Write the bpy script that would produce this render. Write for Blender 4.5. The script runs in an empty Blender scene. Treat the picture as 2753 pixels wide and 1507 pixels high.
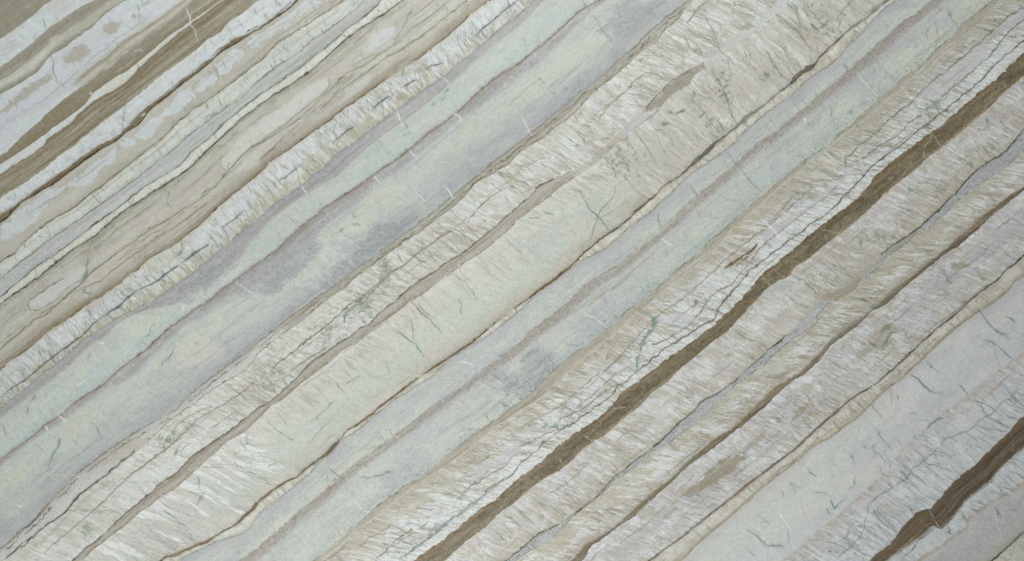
import bpy, math
import numpy as np

# ---------------------------------------------------------------- camera, light, exposure
scene = bpy.context.scene
U = 0.0009                     # metres per slab unit
CXU, CYU = 2753/2, 1507/2      # middle of the view, in slab units
TOP = 0.020                    # slab thickness = height of its polished face

cam_d = bpy.data.cameras.new('camera'); cam = bpy.data.objects.new('camera', cam_d)
scene.collection.objects.link(cam); scene.camera = cam
cam_d.lens = 60; cam_d.sensor_width = 36; cam_d.clip_end = 60
cam.location = (0, 0, TOP + 2753*U*60/36); cam.rotation_euler = (0, 0, 0)

world = bpy.data.worlds.new('World'); scene.world = world; world.use_nodes = True
world.node_tree.nodes['Background'].inputs[0].default_value = (.96, 1.0, 1.0, 1)
world.node_tree.nodes['Background'].inputs[1].default_value = .135

def area(name, loc, target, sx, sy, power, col):
    d = bpy.data.lights.new(name, 'AREA'); d.shape = 'RECTANGLE'; d.size = sx; d.size_y = sy
    d.energy = power; d.color = col
    o = bpy.data.objects.new(name, d); scene.collection.objects.link(o); o.location = loc
    v = [t-l for t, l in zip(target, loc)]
    import mathutils
    o.rotation_euler = mathutils.Vector(v).to_track_quat('-Z', 'Y').to_euler()
area('key_light', (-.30, -1.8, 2.8), (-.1, -.2, 0), 1.6, .9, 70, (1, .998, .99))
area('top_light', (-.05, 1.8, 2.8), (0, .2, 0), 1.6, .9, 66, (1, 1, 1))

scene.view_settings.view_transform = 'Standard'; scene.view_settings.look = 'None'
scene.view_settings.gamma = 1; scene.view_settings.exposure = 0; scene.view_settings.use_curve_mapping = False

scene.cycles.filter_width = 0.7

# === STONE PATTERN ===
import numpy as np
TH = np.radians(37.0); CT, ST = np.cos(TH), np.sin(TH)
OX = dict(A=0, B=700, C=1400, D=2053); OY = {'1': 0, '2': 500, '3': 1000}

def P(s):
    """'A1 x,y x,y B1 x,y ...' -> points; each letter+digit names the patch of the slab the numbers are measured in."""
    pts = []; ox = oy = 0
    for tok in s.split():
        if tok[0] in 'ABCD' and ',' not in tok:
            ox, oy = OX[tok[0]], OY[tok[1]]
        else:
            a, b = tok.split(',')
            pts.append((ox + float(a)/2.82, oy + float(b)/2.82))
    return np.array(pts)

def hsh(ix, iy, seed):
    h = (ix.astype(np.int64)*374761393 + iy.astype(np.int64)*668265263 + seed*974634777) & 0xffffffff
    h = ((h ^ (h >> 13))*1274126177) & 0xffffffff
    h = (h ^ (h >> 16)) & 0xffffff
    return (h/16777215.0).astype(np.float32)

def vn(x, y, seed):
    """smooth value noise in -1..1"""
    xi = np.floor(x); yi = np.floor(y)
    fx = (x-xi).astype(np.float32); fy = (y-yi).astype(np.float32)
    fx = fx*fx*fx*(fx*(fx*6-15)+10); fy = fy*fy*fy*(fy*(fy*6-15)+10)
    xi = xi.astype(np.int64); yi = yi.astype(np.int64)
    a = hsh(xi, yi, seed); b = hsh(xi+1, yi, seed); c = hsh(xi, yi+1, seed); d = hsh(xi+1, yi+1, seed)
    return (a+(b-a)*fx + (c-a)*fy + (a-b-c+d)*fx*fy)*2-1

def fbm(x, y, seed, octv=3, gain=.5):
    r = 0; a = 1; t = 0
    for k in range(octv):
        r = r + a*vn(x*2.03**k+17.3*k, y*2.03**k-9.1*k, seed+k*31); t += a; a *= gain
    return r/t*1.35

def ss(a, b, x):
    t = np.clip((x-a)/(b-a), 0, 1); return t*t*(3-2*t)

class Curve:
    def __init__(s, txt, sm=5):
        p = P(txt); u = p[:, 0]*CT - p[:, 1]*ST; v = p[:, 0]*ST + p[:, 1]*CT
        o = np.argsort(u); u, v = u[o], v[o]
        keep = np.r_[True, np.diff(u) > .5]; u, v = u[keep], v[keep]
        s.u0, s.u1 = u[0], u[-1]
        g = np.arange(-2200, 3800, 4.0); w = np.interp(g, u, v)
        k = np.exp(-.5*(np.arange(-12, 13)*4.0/sm)**2); k /= k.sum()
        w = np.convolve(np.pad(w, 12, mode='edge'), k, 'valid')
        s.g, s.w = g, w
    def __call__(s, u, off=0.0):
        return np.interp(u, s.g, s.w).astype(np.float32) + off

class Canvas:
    def __init__(s, X, Y):
        s.X, s.Y = X, Y
        s.x, s.y = [a.astype(np.float32).ravel() for a in np.meshgrid(X, Y)]
        s.u = (s.x*CT - s.y*ST).astype(np.float32); s.v = (s.x*ST + s.y*CT).astype(np.float32)
        s.c = np.empty((s.x.size, 3), np.float32)
        s.nx = len(X)
        s.w1 = vn(s.u/9, s.v/9, 901); s.w2 = vn(s.u/26, s.v/26, 902); s.w3 = vn(s.u/4.3, s.v/4.3, 903)
        s.lo = fbm(s.x/150, s.y/150, 905, 3); s.gr = vn(s.x/3.1, s.y/3.1, 906)
        s.gr2 = vn(s.x/6.5, s.y/6.5, 907)
    def mix(s, idx, m, col):
        m = m[:, None]; s.c[idx] = s.c[idx]*(1-m) + np.asarray(col, np.float32)*m
    def box(s, x0, x1, y0, y1):
        i0, i1 = np.searchsorted(s.X, [x0, x1]); j0, j1 = np.searchsorted(s.Y, [y0, y1])
        if i1 <= i0 or j1 <= j0: return None
        return (np.arange(j0, j1)[:, None]*s.nx + np.arange(i0, i1)[None]).ravel()

CV = None
def region(ct, cb, pad=12, ur=None):
    c = CV; vt = ct(c.u) if ct is not None else np.full_like(c.u, -1e5); vb = cb(c.u) if cb is not None else np.full_like(c.u, 1e5)
    k = (c.v > vt-pad) & (c.v < vb+pad)
    if ur: k &= (c.u > ur[0]-60) & (c.u < ur[1]+60)
    i = np.flatnonzero(k); return i, vt[i], vb[i]

def ramp(t, stops):
    ts = [a for a, _ in stops]; cs = np.array([b for _, b in stops], np.float32)
    return np.stack([np.interp(t, ts, cs[:, k]) for k in range(3)], 1).astype(np.float32)

def band(ct, cb, stops, et=2.5, eb=2.5, jag=2.0, mott=None, grain=2.0, ur=None, alpha=1.0, along=None, seed=1):
    """fill between two traced lines; stops = colours from upper to lower line"""
    c = CV; i, vt, vb = region(ct, cb, 14+max(et, eb), ur)
    if i.size == 0: return
    u, v = c.u[i], c.v[i]
    w = jag*(c.w1[i]*.7 + c.w3[i]*.5 + c.w2[i]*.5)
    hgt = np.maximum(vb-vt, 1.0); t = (v-vt)/hgt
    m = np.clip((v-vt+w)/et+.5, 0, 1)*np.clip((vb-v+w*.9)/eb+.5, 0, 1)*(vb > vt-1)
    if ur: m = m*ss(ur[0]-25, ur[0]+25, u+c.w2[i]*18)*(1-ss(ur[1]-25, ur[1]+25, u+c.w2[i]*18))
    col = ramp(np.clip(t+c.w2[i]*.05, 0, 1), stops)
    if along is not None:            # list of (u, colour, strength)
        for (ua, ub, cc, st) in along:
            q = (ss(ua-60, ua+60, u)*(1-ss(ub-60, ub+60, u))*st)[:, None]; col = col*(1-q)+np.array(cc, np.float32)*q
    if mott:
        for k, (cc, amt, sx, sy, thr) in enumerate(mott):
            n = fbm(u/sx, v/sy, seed*7+k*13+40, 3); q = (ss(thr-.25, thr+.25, n)*amt)[:, None]
            col = col*(1-q)+np.array(cc, np.float32)*q
    st = vn(u/160, (v-vt)/5.0, seed+600)*1.0 + vn(u/90, (v-vt)/14.0, seed+601)*1.4
    col = col + (c.gr[i]*grain*1.25 + (c.w1[i]+c.w2[i])*.9 + c.lo[i]*1.8 + c.gr2[i]*grain*.5 + st)[:, None]
    m = (m*alpha).astype(np.float32)[:, None]
    c.c[i] = c.c[i]*(1-m)+col*m

def clouds(ct, cb, col, amt, thr, sx, sy, seed, prof=None, ur=None):
    """ragged mineral clouds with fine broken edges"""
    c = CV; i, vt, vb = region(ct, cb, 0, ur)
    if i.size == 0: return
    t = (c.v[i]-vt)/np.maximum(vb-vt, 1); u, v = c.u[i], c.v[i]
    n = fbm(u/sx, v/sy, seed, 5, .68) + .18*c.gr2[i]
    if prof is not None: n = n + prof(t)
    m = ss(thr-.28, thr+.28, n)*amt*ss(0, 6, v-vt)*ss(0, 3, vb-v)*(.85+.3*c.gr[i])
    if ur: m = m*ss(ur[0]-40, ur[0]+40, u)*(1-ss(ur[1]-40, ur[1]+40, u))
    c.mix(i, np.clip(m, 0, 1).astype(np.float32), col)

def feather(ct, cb, ang, W, L, col, amt=.8, thr=.1, top=0.0, bot=0.0, prof=None, seed=3, ur=None, warp=1.0, sharp=.22):
    """streaks of another mineral that cross the layer at an angle (degrees below the horizontal)"""
    c = CV; i, vt, vb = region(ct, cb, 0, ur)
    if i.size == 0: return
    u, v, x, y = c.u[i], c.v[i], c.x[i], c.y[i]
    t = (v-vt)/np.maximum(vb-vt, 1)
    a = np.radians(ang + 9*vn(x/260, y/260, seed+5)) if False else np.radians(ang)
    p = (x*np.cos(a)+y*np.sin(a)); q = (-x*np.sin(a)+y*np.cos(a))
    q = q + warp*(11*vn(x/110, y/110, seed+1) + 4.2*vn(x/34, y/34, seed+2) + 1.0*vn(x/9, y/9, seed+7))
    L = L*1.35
    n = .62*vn(p/L, q/W, seed) + .38*vn(p/(L*.55)+9, q/(W*.45), seed+9) + .22*vn(x/110, y/110, seed+11)
    pr = 0
    if top: pr = pr + top*np.exp(-t*3.2)
    if bot: pr = pr + bot*np.exp(-(1-t)*3.2)
    if prof is not None: pr = pr + prof(t)
    if sum(col) < 560: amt *= .78; thr += .08
    q2 = q + 2.5*vn(x/9, y/9, seed+21)
    fine = vn(p/(L*.32), q2/2.7, seed+22); fine2 = vn(p/(L*.2), q2/1.7+40, seed+23)
    n = n + .20*fine + .06*c.w3[i]
    edge = ss(0, 2.5, v-vt)*ss(0, 2.5, vb-v)
    if ur: edge = edge*ss(ur[0]-30, ur[0]+30, u)*(1-ss(ur[1]-30, ur[1]+30, u))
    c.c[i] += (edge*(fine*3.8+fine2*2.2))[:, None]
    m = ss(thr-sharp*.75, thr+sharp*.75, n+pr)*amt*.95*ss(0, 2.5, v-vt)*ss(0, 2.5, vb-v)
    if ur: m = m*ss(ur[0]-30, ur[0]+30, u)*(1-ss(ur[1]-30, ur[1]+30, u))
    c.mix(i, m.astype(np.float32), col)

def chips(ct, cb, ang, W, L, pale, dark, amt, edge, eamt, seed, ur=None, bias=0.0, prof=None):
    """angular slivers: long irregular cells, each pale or stained, parted by thin seams"""
    c = CV; i, vt, vb = region(ct, cb, 0, ur)
    if i.size == 0: return
    x, y, u, v = c.x[i], c.y[i], c.u[i], c.v[i]; t = (v-vt)/np.maximum(vb-vt, 1)
    a = np.radians(ang); p = (x*np.cos(a)+y*np.sin(a)); q = (-x*np.sin(a)+y*np.cos(a))
    q = q + 12*vn(x/120, y/120, seed+1) + 3*vn(x/28, y/28, seed+2); p = p + 7*vn(x/30, y/30, seed+3)
    amt *= .50; eamt *= .62; L *= 1.45
    P_, Q_ = p/L, q/W; P_ = P_ + .25*vn(x/12, y/12, seed+4); Q_ = Q_ + .10*vn(x/9, y/9, seed+5)
    xi = np.floor(P_).astype(np.int64); yi = np.floor(Q_).astype(np.int64)
    f1 = np.full(i.size, 9., np.float32); f2 = f1.copy(); idr = np.zeros(i.size, np.float32)
    for dx in (-1, 0, 1):
        for dy in (-1, 0, 1):
            cx = xi+dx; cy = yi+dy; jx = hsh(cx, cy, seed+11); jy = hsh(cx, cy, seed+12)
            d = np.abs(cx+.1+.8*jx-P_)*.8 + np.abs(cy+.1+.8*jy-Q_)
            n1 = d < f1; f2 = np.where(n1, f1, np.minimum(f2, d)); idr = np.where(n1, hsh(cx, cy, seed+13), idr); f1 = np.where(n1, d, f1)
    b = f2-f1; k = ss(0, 3, v-vt)*ss(0, 3, vb-v)
    if ur: k = k*ss(ur[0]-30, ur[0]+30, u)*(1-ss(ur[1]-30, ur[1]+30, u))
    r = idr + bias + .25*vn(x/90, y/90, seed+20)
    if prof is not None: r = r + prof(t)
    inner = ss(.02, .5, b)*(.8+.3*vn(p/13, q/3.0, seed+40))
    c.mix(i, (ss(.5, .7, r)*inner*amt*k).astype(np.float32), pale)
    c.mix(i, ((1-ss(.2, .42, r))*inner*amt*.55*k).astype(np.float32), dark)
    c.c[i] += (k*(hsh((idr*9999).astype(np.int64), xi*0, seed)*2-1)*2.2)[:, None]
    brk = ss(-.35, .35, vn(p/16, q/8, seed+30))
    c.mix(i, (np.exp(-(b/.085)**2)*brk*eamt*k).astype(np.float32), edge)

def hairs(ct, cb, ang, W, L, col, amt=.6, eps=.06, seed=5, ur=None, dens=.1, warp=1.0, prof=None):
    """fine crack lines: zero crossings of stretched noise, broken up by a second noise"""
    c = CV; i, vt, vb = region(ct, cb, 0, ur)
    if i.size == 0: return
    x, y, u, v = c.x[i], c.y[i], c.u[i], c.v[i]
    t = (v-vt)/np.maximum(vb-vt, 1)
    a = np.radians(ang); p = (x*np.cos(a)+y*np.sin(a)); q = (-x*np.sin(a)+y*np.cos(a))
    q = q + warp*(12*vn(x/55, y/55, seed+1) + 4*vn(x/17, y/17, seed+2))
    n = vn(p/L, q/W, seed); brk = ss(-dens, .45-dens, vn(p/(L*.45), q/(W*.6), seed+4)+.35*vn(x/8, y/8, seed+8))
    if prof is not None: brk = brk*prof(t)
    m = np.exp(-(n/(eps*(1+.4*c.w3[i])))**2)*np.clip(brk*(.8+.35*c.w1[i]), 0, 1)*amt*.85
    if ur: m = m*ss(ur[0]-30, ur[0]+30, u)*(1-ss(ur[1]-30, ur[1]+30, u))
    c.mix(i, m.astype(np.float32), col)

def line(pts, width, col, amt=.8, wob=1.5, brk=0.0, soft=1.6, seed=11, taper=True, wvar=.45, halo=.22):
    """one traced vein; width in slab units"""
    if RECON[0]: REC.append((line, (pts, width, col, amt*RECON[0], wob, brk, soft, seed, taper, wvar, halo), {})); return
    c = CV; p = P(pts) if isinstance(pts, str) else np.asarray(pts, float)
    pad = width*2.2+wob*3+5
    seglen = np.hypot(*(p[1:]-p[:-1]).T); cum = np.r_[0, np.cumsum(seglen)]; tot = cum[-1]
    width = width*.9
    i = c.box(p[:, 0].min()-pad, p[:, 0].max()+pad, p[:, 1].min()-pad, p[:, 1].max()+pad)
    if i is None or i.size == 0: return
    if i.size > 4000:      # long vein: only the points near its segments
        keep = np.zeros(i.size, bool); X, Y = c.x[i], c.y[i]
        for k in range(len(p)-1):
            (x0, y0), (x1, y1) = p[k], p[k+1]
            keep |= (X > min(x0, x1)-pad) & (X < max(x0, x1)+pad) & (Y > min(y0, y1)-pad) & (Y < max(y0, y1)+pad)
        i = i[keep]
    x = c.x[i].astype(np.float32); y = c.y[i].astype(np.float32)
    if wob:
        x, y = (x + wob*vn(x/13, y/13, seed) + .45*wob*vn(x/4.5, y/4.5, seed+70), y + wob*vn(x/13+50, y/13, seed) + .45*wob*vn(x/4.5+50, y/4.5, seed+70))
    D = np.full(i.size, 1e9, np.float32); S = np.zeros(i.size, np.float32)
    for k in range(len(p)-1):
        (x0, y0), (x1, y1) = p[k], p[k+1]; dx, dy = x1-x0, y1-y0; L2 = dx*dx+dy*dy+1e-6
        t = np.clip(((x-x0)*dx+(y-y0)*dy)/L2, 0, 1); d = np.hypot(x-x0-t*dx, y-y0-t*dy)
        q = d < D; D = np.where(q, d, D); S = np.where(q, cum[k]+t*seglen[k], S)
    w = width*.5*(1+wvar*vn(S/16, S*0+seed, seed+3)+.5*wvar*vn(S/5, S*0+seed, seed+5))
    if taper: w = w*np.clip(np.minimum(S, tot-S)/(.22*tot+1)+.15, 0, 1)
    m = np.clip((w-D)/soft+.5, 0, 1)
    a = amt*(.86+.2*vn(S/9, S*0+seed*3, seed+9)+.12*c.w3[i])
    if brk: a = a*ss(brk-.35, brk+.15, .5+.5*vn(S/19, S*0+seed, seed+6)+.12*c.w3[i])
    c.mix(i, (np.clip(halo*a*np.exp(-(D/(width*.9+1.6))**2), 0, 1)).astype(np.float32), col)
    c.mix(i, np.clip(m*a, 0, 1).astype(np.float32), col)

REC = []; RECON = [0]
def rec(on): RECON[0] = on
def replay():
    """the traced veins and patches lie on top of the streaks of their layer"""
    RECON[0] = 0
    for f, a, k in REC: f(*a, **k)
    REC.clear()

def cline(cv, off, width, col, amt=.8, brk=0.0, ur=None, jag=2.2, soft=1.5, seed=21, wvar=.5):
    """a line that follows a traced boundary"""
    c = CV; v0 = cv(c.u, off); k = np.abs(c.v-v0) < width*1.8+jag*3+3
    if ur: k &= (c.u > ur[0]) & (c.u < ur[1])
    i = np.flatnonzero(k); u = c.u[i]
    w = jag*(c.w1[i]*.7 + c.w3[i]*.5 + c.w2[i]*.5)
    d = np.abs(c.v[i]-v0[i]+w)
    ww = width*.5*(1+wvar*vn(u/23, u*0+seed, seed)+wvar*.6*vn(u/7, u*0, seed+1))
    a = min(amt*1.15, .95)*(.85+.2*vn(u/11, u*0+seed*2, seed+9)+.15*c.w3[i])
    col = np.array(col)*.93
    m = np.clip((ww-d)/soft+.5, 0, 1)*a + .2*a*np.exp(-(d/(width+1.5))**2)
    if brk: m = m*ss(brk-.3, brk+.2, .5+.5*vn(u/33, u*0+seed, seed+6)+.15*c.w3[i])
    m = np.clip(m, 0, 1)
    c.mix(i, m.astype(np.float32), col)

def grad(cv, w0, col, amt, side=1, ur=None, off=0, grainy=0.0, seed=31):
    """stain fading away from a boundary to one side (side=1 below, -1 above)"""
    c = CV; d = (c.v-cv(c.u, off))*side; k = (d > -1.5) & (d < w0)
    if ur: k &= (c.u > ur[0]-50) & (c.u < ur[1]+50)
    i = np.flatnonzero(k); q = d[i]/w0
    q = q*(1+.45*fbm(c.u[i]/70, c.v[i]/40, seed, 2))
    m = np.clip(1-q, 0, 1)**1.4*amt*np.clip(d[i]/2+.7, 0, 1)
    if grainy: m = np.clip(m*(1+grainy*c.gr[i]+grainy*c.gr2[i]), 0, 1)
    if ur: m = m*ss(ur[0]-50, ur[0]+50, c.u[i])*(1-ss(ur[1]-50, ur[1]+50, c.u[i]))
    c.mix(i, m.astype(np.float32), col)

def dots(cv, off, spread, n, col, r=(.8, 1.7), ur=(-1000, 2900), seed=41, amt=.8):
    rng = np.random.default_rng(seed)
    for _ in range(n):
        u = rng.uniform(*ur); v = float(cv(np.array([u]))[0]) + off + rng.normal(0, spread)
        blot(u*CT+v*ST, -u*ST+v*CT, rng.uniform(*r), rng.uniform(*r), rng.uniform(0, 180), col, amt*rng.uniform(.3, 1), soft=.6, wob=.5)

def blot(cx, cy, rx, ry, ang, col, amt=.8, soft=.25, wob=.25, seed=51, sq=1.0):
    """rounded patch; rx along ang (degrees below the horizontal)"""
    c = CV; R = max(rx, ry)*1.5+2
    i = c.box(cx-R, cx+R, cy-R, cy+R)
    if i is None or i.size == 0: return
    a = np.radians(ang); x = c.x[i]-cx; y = c.y[i]-cy
    p = (x*np.cos(a)+y*np.sin(a))/rx; q = (-x*np.sin(a)+y*np.cos(a))/ry
    d = (np.abs(p)**(2*sq)+np.abs(q)**(2*sq))**(.5/sq)
    if wob and rx > 5: d = d + wob*fbm(c.x[i]/(rx*.35+4), c.y[i]/(ry*.5+4), seed, 3)
    m = (1-ss(1-soft, 1+soft, d))*amt
    c.mix(i, m.astype(np.float32), col)

def poly(pts, col, amt=.9, edge=2.0, wob=2.0, seed=61, grain=2.0):
    """filled traced patch"""
    if RECON[0]: REC.append((poly, (pts, col, amt*RECON[0], edge, wob, seed, grain), {})); return
    c = CV; p = P(pts); i = c.box(p[:, 0].min()-6, p[:, 0].max()+6, p[:, 1].min()-6, p[:, 1].max()+6)
    if i is None or i.size == 0: return
    x = c.x[i]+wob*(c.w1[i]+.6*c.w3[i]); y = c.y[i]+wob*(c.w2[i]+.6*vn(c.x[i]/5, c.y[i]/5, seed))
    ins = np.zeros(x.size, bool); dm = np.full(x.size, 1e9)
    for k in range(len(p)):
        x0, y0 = p[k]; x1, y1 = p[(k+1) % len(p)]
        cr = ((y0 > y) != (y1 > y)) & (x < (x1-x0)*(y-y0)/((y1-y0) or 1e-9)+x0); ins ^= cr
        dx, dy = x1-x0, y1-y0; t = np.clip(((x-x0)*dx+(y-y0)*dy)/(dx*dx+dy*dy+1e-9), 0, 1)
        dm = np.minimum(dm, np.hypot(x-x0-t*dx, y-y0-t*dy))
    sd = np.where(ins, dm, -dm) + edge*.35*c.w1[i] + edge*.25*c.w3[i]
    if edge > 7: sd = sd + edge*1.5*fbm(c.u[i]/70, c.v[i]/16, seed+5, 5, .62)
    m = (ss(-edge, edge, sd)*amt).astype(np.float32)[:, None]
    c.c[i] = c.c[i]*(1-m)+(np.array(col, np.float32)+(c.gr[i]*grain)[:, None])*m

def cracks(ct, cb, n, ang, sd, ln, width, col, amt, seed, trng=(0, 1), ur=(-1000, 2900), bend=12):
    """scattered short hairline veins inside a layer"""
    rng = np.random.default_rng(seed)
    for _ in range(n):
        u = rng.uniform(*ur); t = rng.uniform(*trng)
        va = float(ct(np.array([u]))[0]); vb = float(cb(np.array([u]))[0]); v = va+(vb-va)*t
        x, y = u*CT+v*ST, -u*ST+v*CT
        if not (CV.X[0] < x < CV.X[-1] and CV.Y[0] < y < CV.Y[-1]): continue
        a = rng.normal(ang, sd); L = rng.uniform(.5, 1.4)*ln; pts = [(x, y)]
        for k in range(4):
            aa = np.radians(a+rng.normal(0, bend)); x += L/4*np.cos(aa); y += L/4*np.sin(aa)
            vv = x*ST+y*CT; uu = x*CT-y*ST
            if k > 0 and not (float(ct(np.array([uu]))[0])-3 < vv < float(cb(np.array([uu]))[0])+3): break
            pts.append((x, y))
        line(pts, width*rng.uniform(.6, 1.3), col, amt*rng.uniform(.4, 1), wob=2.5, brk=.25, seed=int(rng.integers(1, 9999)))

def comb(ct, cb, n, ang, sd, ln, cols, trng, ur, seed):
    soften = .68 if seed in (1503, 1504, 1505, 1506, 1507) else 1.0
    rng = np.random.default_rng(seed)
    for _ in range(n):
        u = rng.uniform(*ur); t = rng.uniform(*trng)
        va = float(ct(np.array([u]))[0]); vb = float(cb(np.array([u]))[0]); v = va+(vb-va)*t
        x, y = u*CT+v*ST, -u*ST+v*CT
        if not (CV.X[0] < x < CV.X[-1] and CV.Y[0] < y < CV.Y[-1]): continue
        if float(fbm(np.array([u/95]), np.array([v/60]), seed+3, 2)[0]) + rng.normal(0, .22) < .10: continue
        a = ang+14*float(vn(np.array([x/240]), np.array([y/240]), seed)[0])+rng.normal(0, sd); L = ln*rng.uniform(.5, 2.0); pts = [(x, y)]
        k = 3 if L < 45 else 4; bend = rng.normal(0, 9)
        for q in range(k):
            aa = np.radians(a+rng.normal(0, 4)+bend*.7*(q-k/2)); x += L/k*np.cos(aa); y += L/k*np.sin(aa)
            uu = x*CT-y*ST; vv = x*ST+y*CT
            if not (float(ct(np.array([uu]))[0])-2 < vv < float(cb(np.array([uu]))[0])+2): break
            pts.append((x, y))
        if len(pts) < 2: continue
        col = cols[rng.integers(len(cols))]; w = rng.uniform(1.0, 2.8); am = rng.uniform(.3, .9)*soften
        line(pts, w, col, am, wob=1.6, brk=.08, seed=int(rng.integers(1, 9999)), halo=.3)
        if rng.random() < .35:
            line(np.array(pts)+np.array([1.0, -w*.9]), w*.8, (212, 214, 210), am*.6, wob=1.6, brk=.3, seed=int(rng.integers(1, 9999)), halo=0)

def paint(X, Y):
    global CV
    CV = c = Canvas(X, Y)
    WB = (197, 205, 210); WC = (204, 207, 202); CR = (199, 198, 181); CRL = (207, 206, 192); TN = (184, 170, 150)
    TP = (154, 146, 126); TPD = (143, 133, 112); BR = (124, 108, 87); SG = (190, 199, 184); SGB = (184, 198, 190)
    LG = (165, 167, 171); LGB = (156, 156, 162); LI = (190, 191, 195); BG = (183, 176, 158); PK = (193, 182, 172)
    GN = (112, 134, 122); GND = (88, 108, 94); SL = (98, 102, 106); DK = (92, 84, 72)
    C1 = Curve('A1 0,300 90,240 160,190 245,125 290,90 300,70 400,0')
    C2 = Curve('A1 0,510 90,450 150,400 240,335 290,280 345,240 370,210 440,170 520,110 600,65 690,15 720,0')
    C3 = Curve('A1 0,615 60,585 150,520 260,430 370,345 385,290 470,262 560,200 640,150 740,80 800,40 850,0')
    C4 = Curve('A1 0,670 100,620 200,565 240,540 300,480 380,400 390,380 490,310 600,240 700,180 760,110 850,50 900,15 930,0')
    C5 = Curve('A1 0,715 100,665 200,605 290,545 330,490 390,420 470,375 520,345 600,280 680,225 720,190 750,150 810,105 900,35 940,10 990,0')
    C6 = Curve('A1 0,980 100,895 200,840 330,780 410,715 500,650 600,560 700,480 790,415 870,350 910,310 1050,225 1150,155 1250,95 1320,40 1380,0')
    C7 = Curve('A1 0,1180 60,1150 110,1090 200,1000 300,930 330,880 430,800 530,720 620,660 740,570 850,500 900,440 1000,370 1100,290 1200,220 1310,140 1400,60 1470,0')
    C8 = Curve('A1 0,1250 170,1140 330,1030 420,960 560,860 640,800 700,720 760,670 870,590 975,535 1050,470 1150,390 1300,260 1400,200 1450,160 1550,95 1640,30 1680,5')
    C9 = Curve('A1 0,1320 100,1250 200,1200 340,1100 355,1060 440,1000 540,930 600,860 660,810 740,750 850,690 930,640 985,600 1080,490 1200,385 1350,252 1440,182 1560,100 1660,26 1700,0')
    C10 = Curve('A1 160,1410 340,1280 450,1180 560,1110 700,990 800,910 950,800 1050,720 1150,640 1200,590 1330,500 1420,430 1500,370 1560,310 1680,240 1730,170 1840,100 1900,50 1974,0 A2 0,100 60,50')
    C11 = Curve('A2 0,210 60,180 160,110 230,60 270,20 A1 310,1410 400,1340 500,1280 600,1200 680,1150 750,1100 860,1050 940,990 1000,920 1070,840 1150,780 1250,720 1340,650 1380,600 1470,550 1550,480 1620,430 1680,370 1770,290 1890,255 B1 0,212 60,160 110,120 200,70 260,20 290,0')
    C12 = Curve('A2 0,290 60,250 100,200 170,130 260,80 330,30 A1 400,1410 480,1350 600,1260 700,1190 780,1130 880,1080 960,1010 1060,950 1110,880 1150,830 1250,760 1330,690 1420,620 1500,560 1590,490 1640,440 1700,390 1790,340 1870,290 1920,250 B1 0,228 80,175 150,130 240,60 300,0')
    C13 = Curve('A2 0,585 60,540 130,500 170,440 280,350 350,290 470,215 580,160 700,50 780,0 A1 900,1310 1010,1230 1110,1150 1200,1080 1290,990 1380,910 1500,810 1630,730 1740,640 1810,590 1920,510 B1 0,470 60,410 130,330 250,260 350,190 430,140 520,80 600,30 640,0')
    C14 = Curve('A2 0,700 160,570 270,490 380,400 470,340 620,240 700,180 800,110 900,40 A1 950,1410 1060,1330 1200,1210 1320,1130 1420,1030 1550,940 1600,890 1740,800 1840,740 1920,650 B1 0,600 130,500 220,440 300,390 400,300 520,220 640,130 720,80 800,0')
    C15 = Curve('A2 0,840 60,790 180,690 270,610 400,530 480,470 560,410 700,300 820,220 940,130 1000,80 A1 1100,1410 1240,1330 1370,1250 1450,1150 1570,1060 1690,940 1840,820 B1 0,715 80,670 200,580 330,490 400,430 520,340 590,280 640,230 750,160 830,90 900,30 920,0')
    C16 = Curve('A2 0,900 100,820 180,770 290,690 400,600 500,520 680,400 740,360 870,240 960,180 1060,110 1200,20 A1 1230,1410 1340,1340 1440,1270 1560,1150 1690,1030 1830,900 B1 0,795 100,720 230,640 380,540 460,470 540,400 620,320 710,250 820,180 930,110 1080,0')
    C17 = Curve('A2 0,1400 60,1340 200,1240 300,1160 430,1060 560,980 600,940 660,900 780,830 900,750 960,690 1050,630 1120,560 1200,510 1300,460 1390,400 1440,350 1520,290 1600,210 1700,120 1800,40 A1 1850,1410 B1 0,1310 100,1210 200,1150 330,1050 400,1000 520,920 600,850 700,790 830,690 960,600 1090,510 1200,450 1350,330 1440,260 1540,170 1580,120 1650,70 1750,0')
    C18 = Curve('A3 0,270 160,150 230,90 A2 320,1410 400,1370 520,1260 650,1150 780,1060 930,980 1080,900 1200,840 1300,770 1400,700 1530,600 1600,550 1680,470 1760,410 1850,320 1920,280 B2 0,230 80,160 180,80 B1 310,1410 400,1320 470,1280 560,1180 660,1110 740,1060 840,980 950,890 1080,790 1200,700 1300,640 1420,560 1500,480 1610,390 1700,320 1760,260 1850,190 C1 0,100 60,40 100,0')
    C19 = Curve('A3 0,360 100,280 200,210 330,120 450,20 A2 480,1410 600,1300 700,1200 800,1140 870,1080 950,1010 1050,960 1200,930 1330,900 1400,850 1500,780 1680,680 1850,530 1900,440 B2 0,360 80,270 200,170 350,70 450,0 B1 600,1330 640,1290 750,1180 850,1090 1000,980 1100,920 1200,840 1350,720 1450,640 1600,500 1750,370 1850,290 C1 0,200 60,140 150,40 190,0')
    C20 = Curve('A3 0,660 120,570 250,480 340,400 460,320 520,260 600,200 720,130 800,70 A2 890,1400 1000,1310 1080,1260 1170,1180 1260,1090 1370,1010 1480,930 1600,850 1700,760 1800,700 1900,620 B2 0,570 130,480 200,400 300,310 380,250 500,150 650,60 B1 740,1410 850,1330 950,1260 1050,1190 1130,1130 1200,1070 1300,980 1400,920 1470,870 1550,790 1620,720 1740,620 1850,540 C1 0,470 130,360 230,280 330,190 400,120 500,50 600,0')
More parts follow.
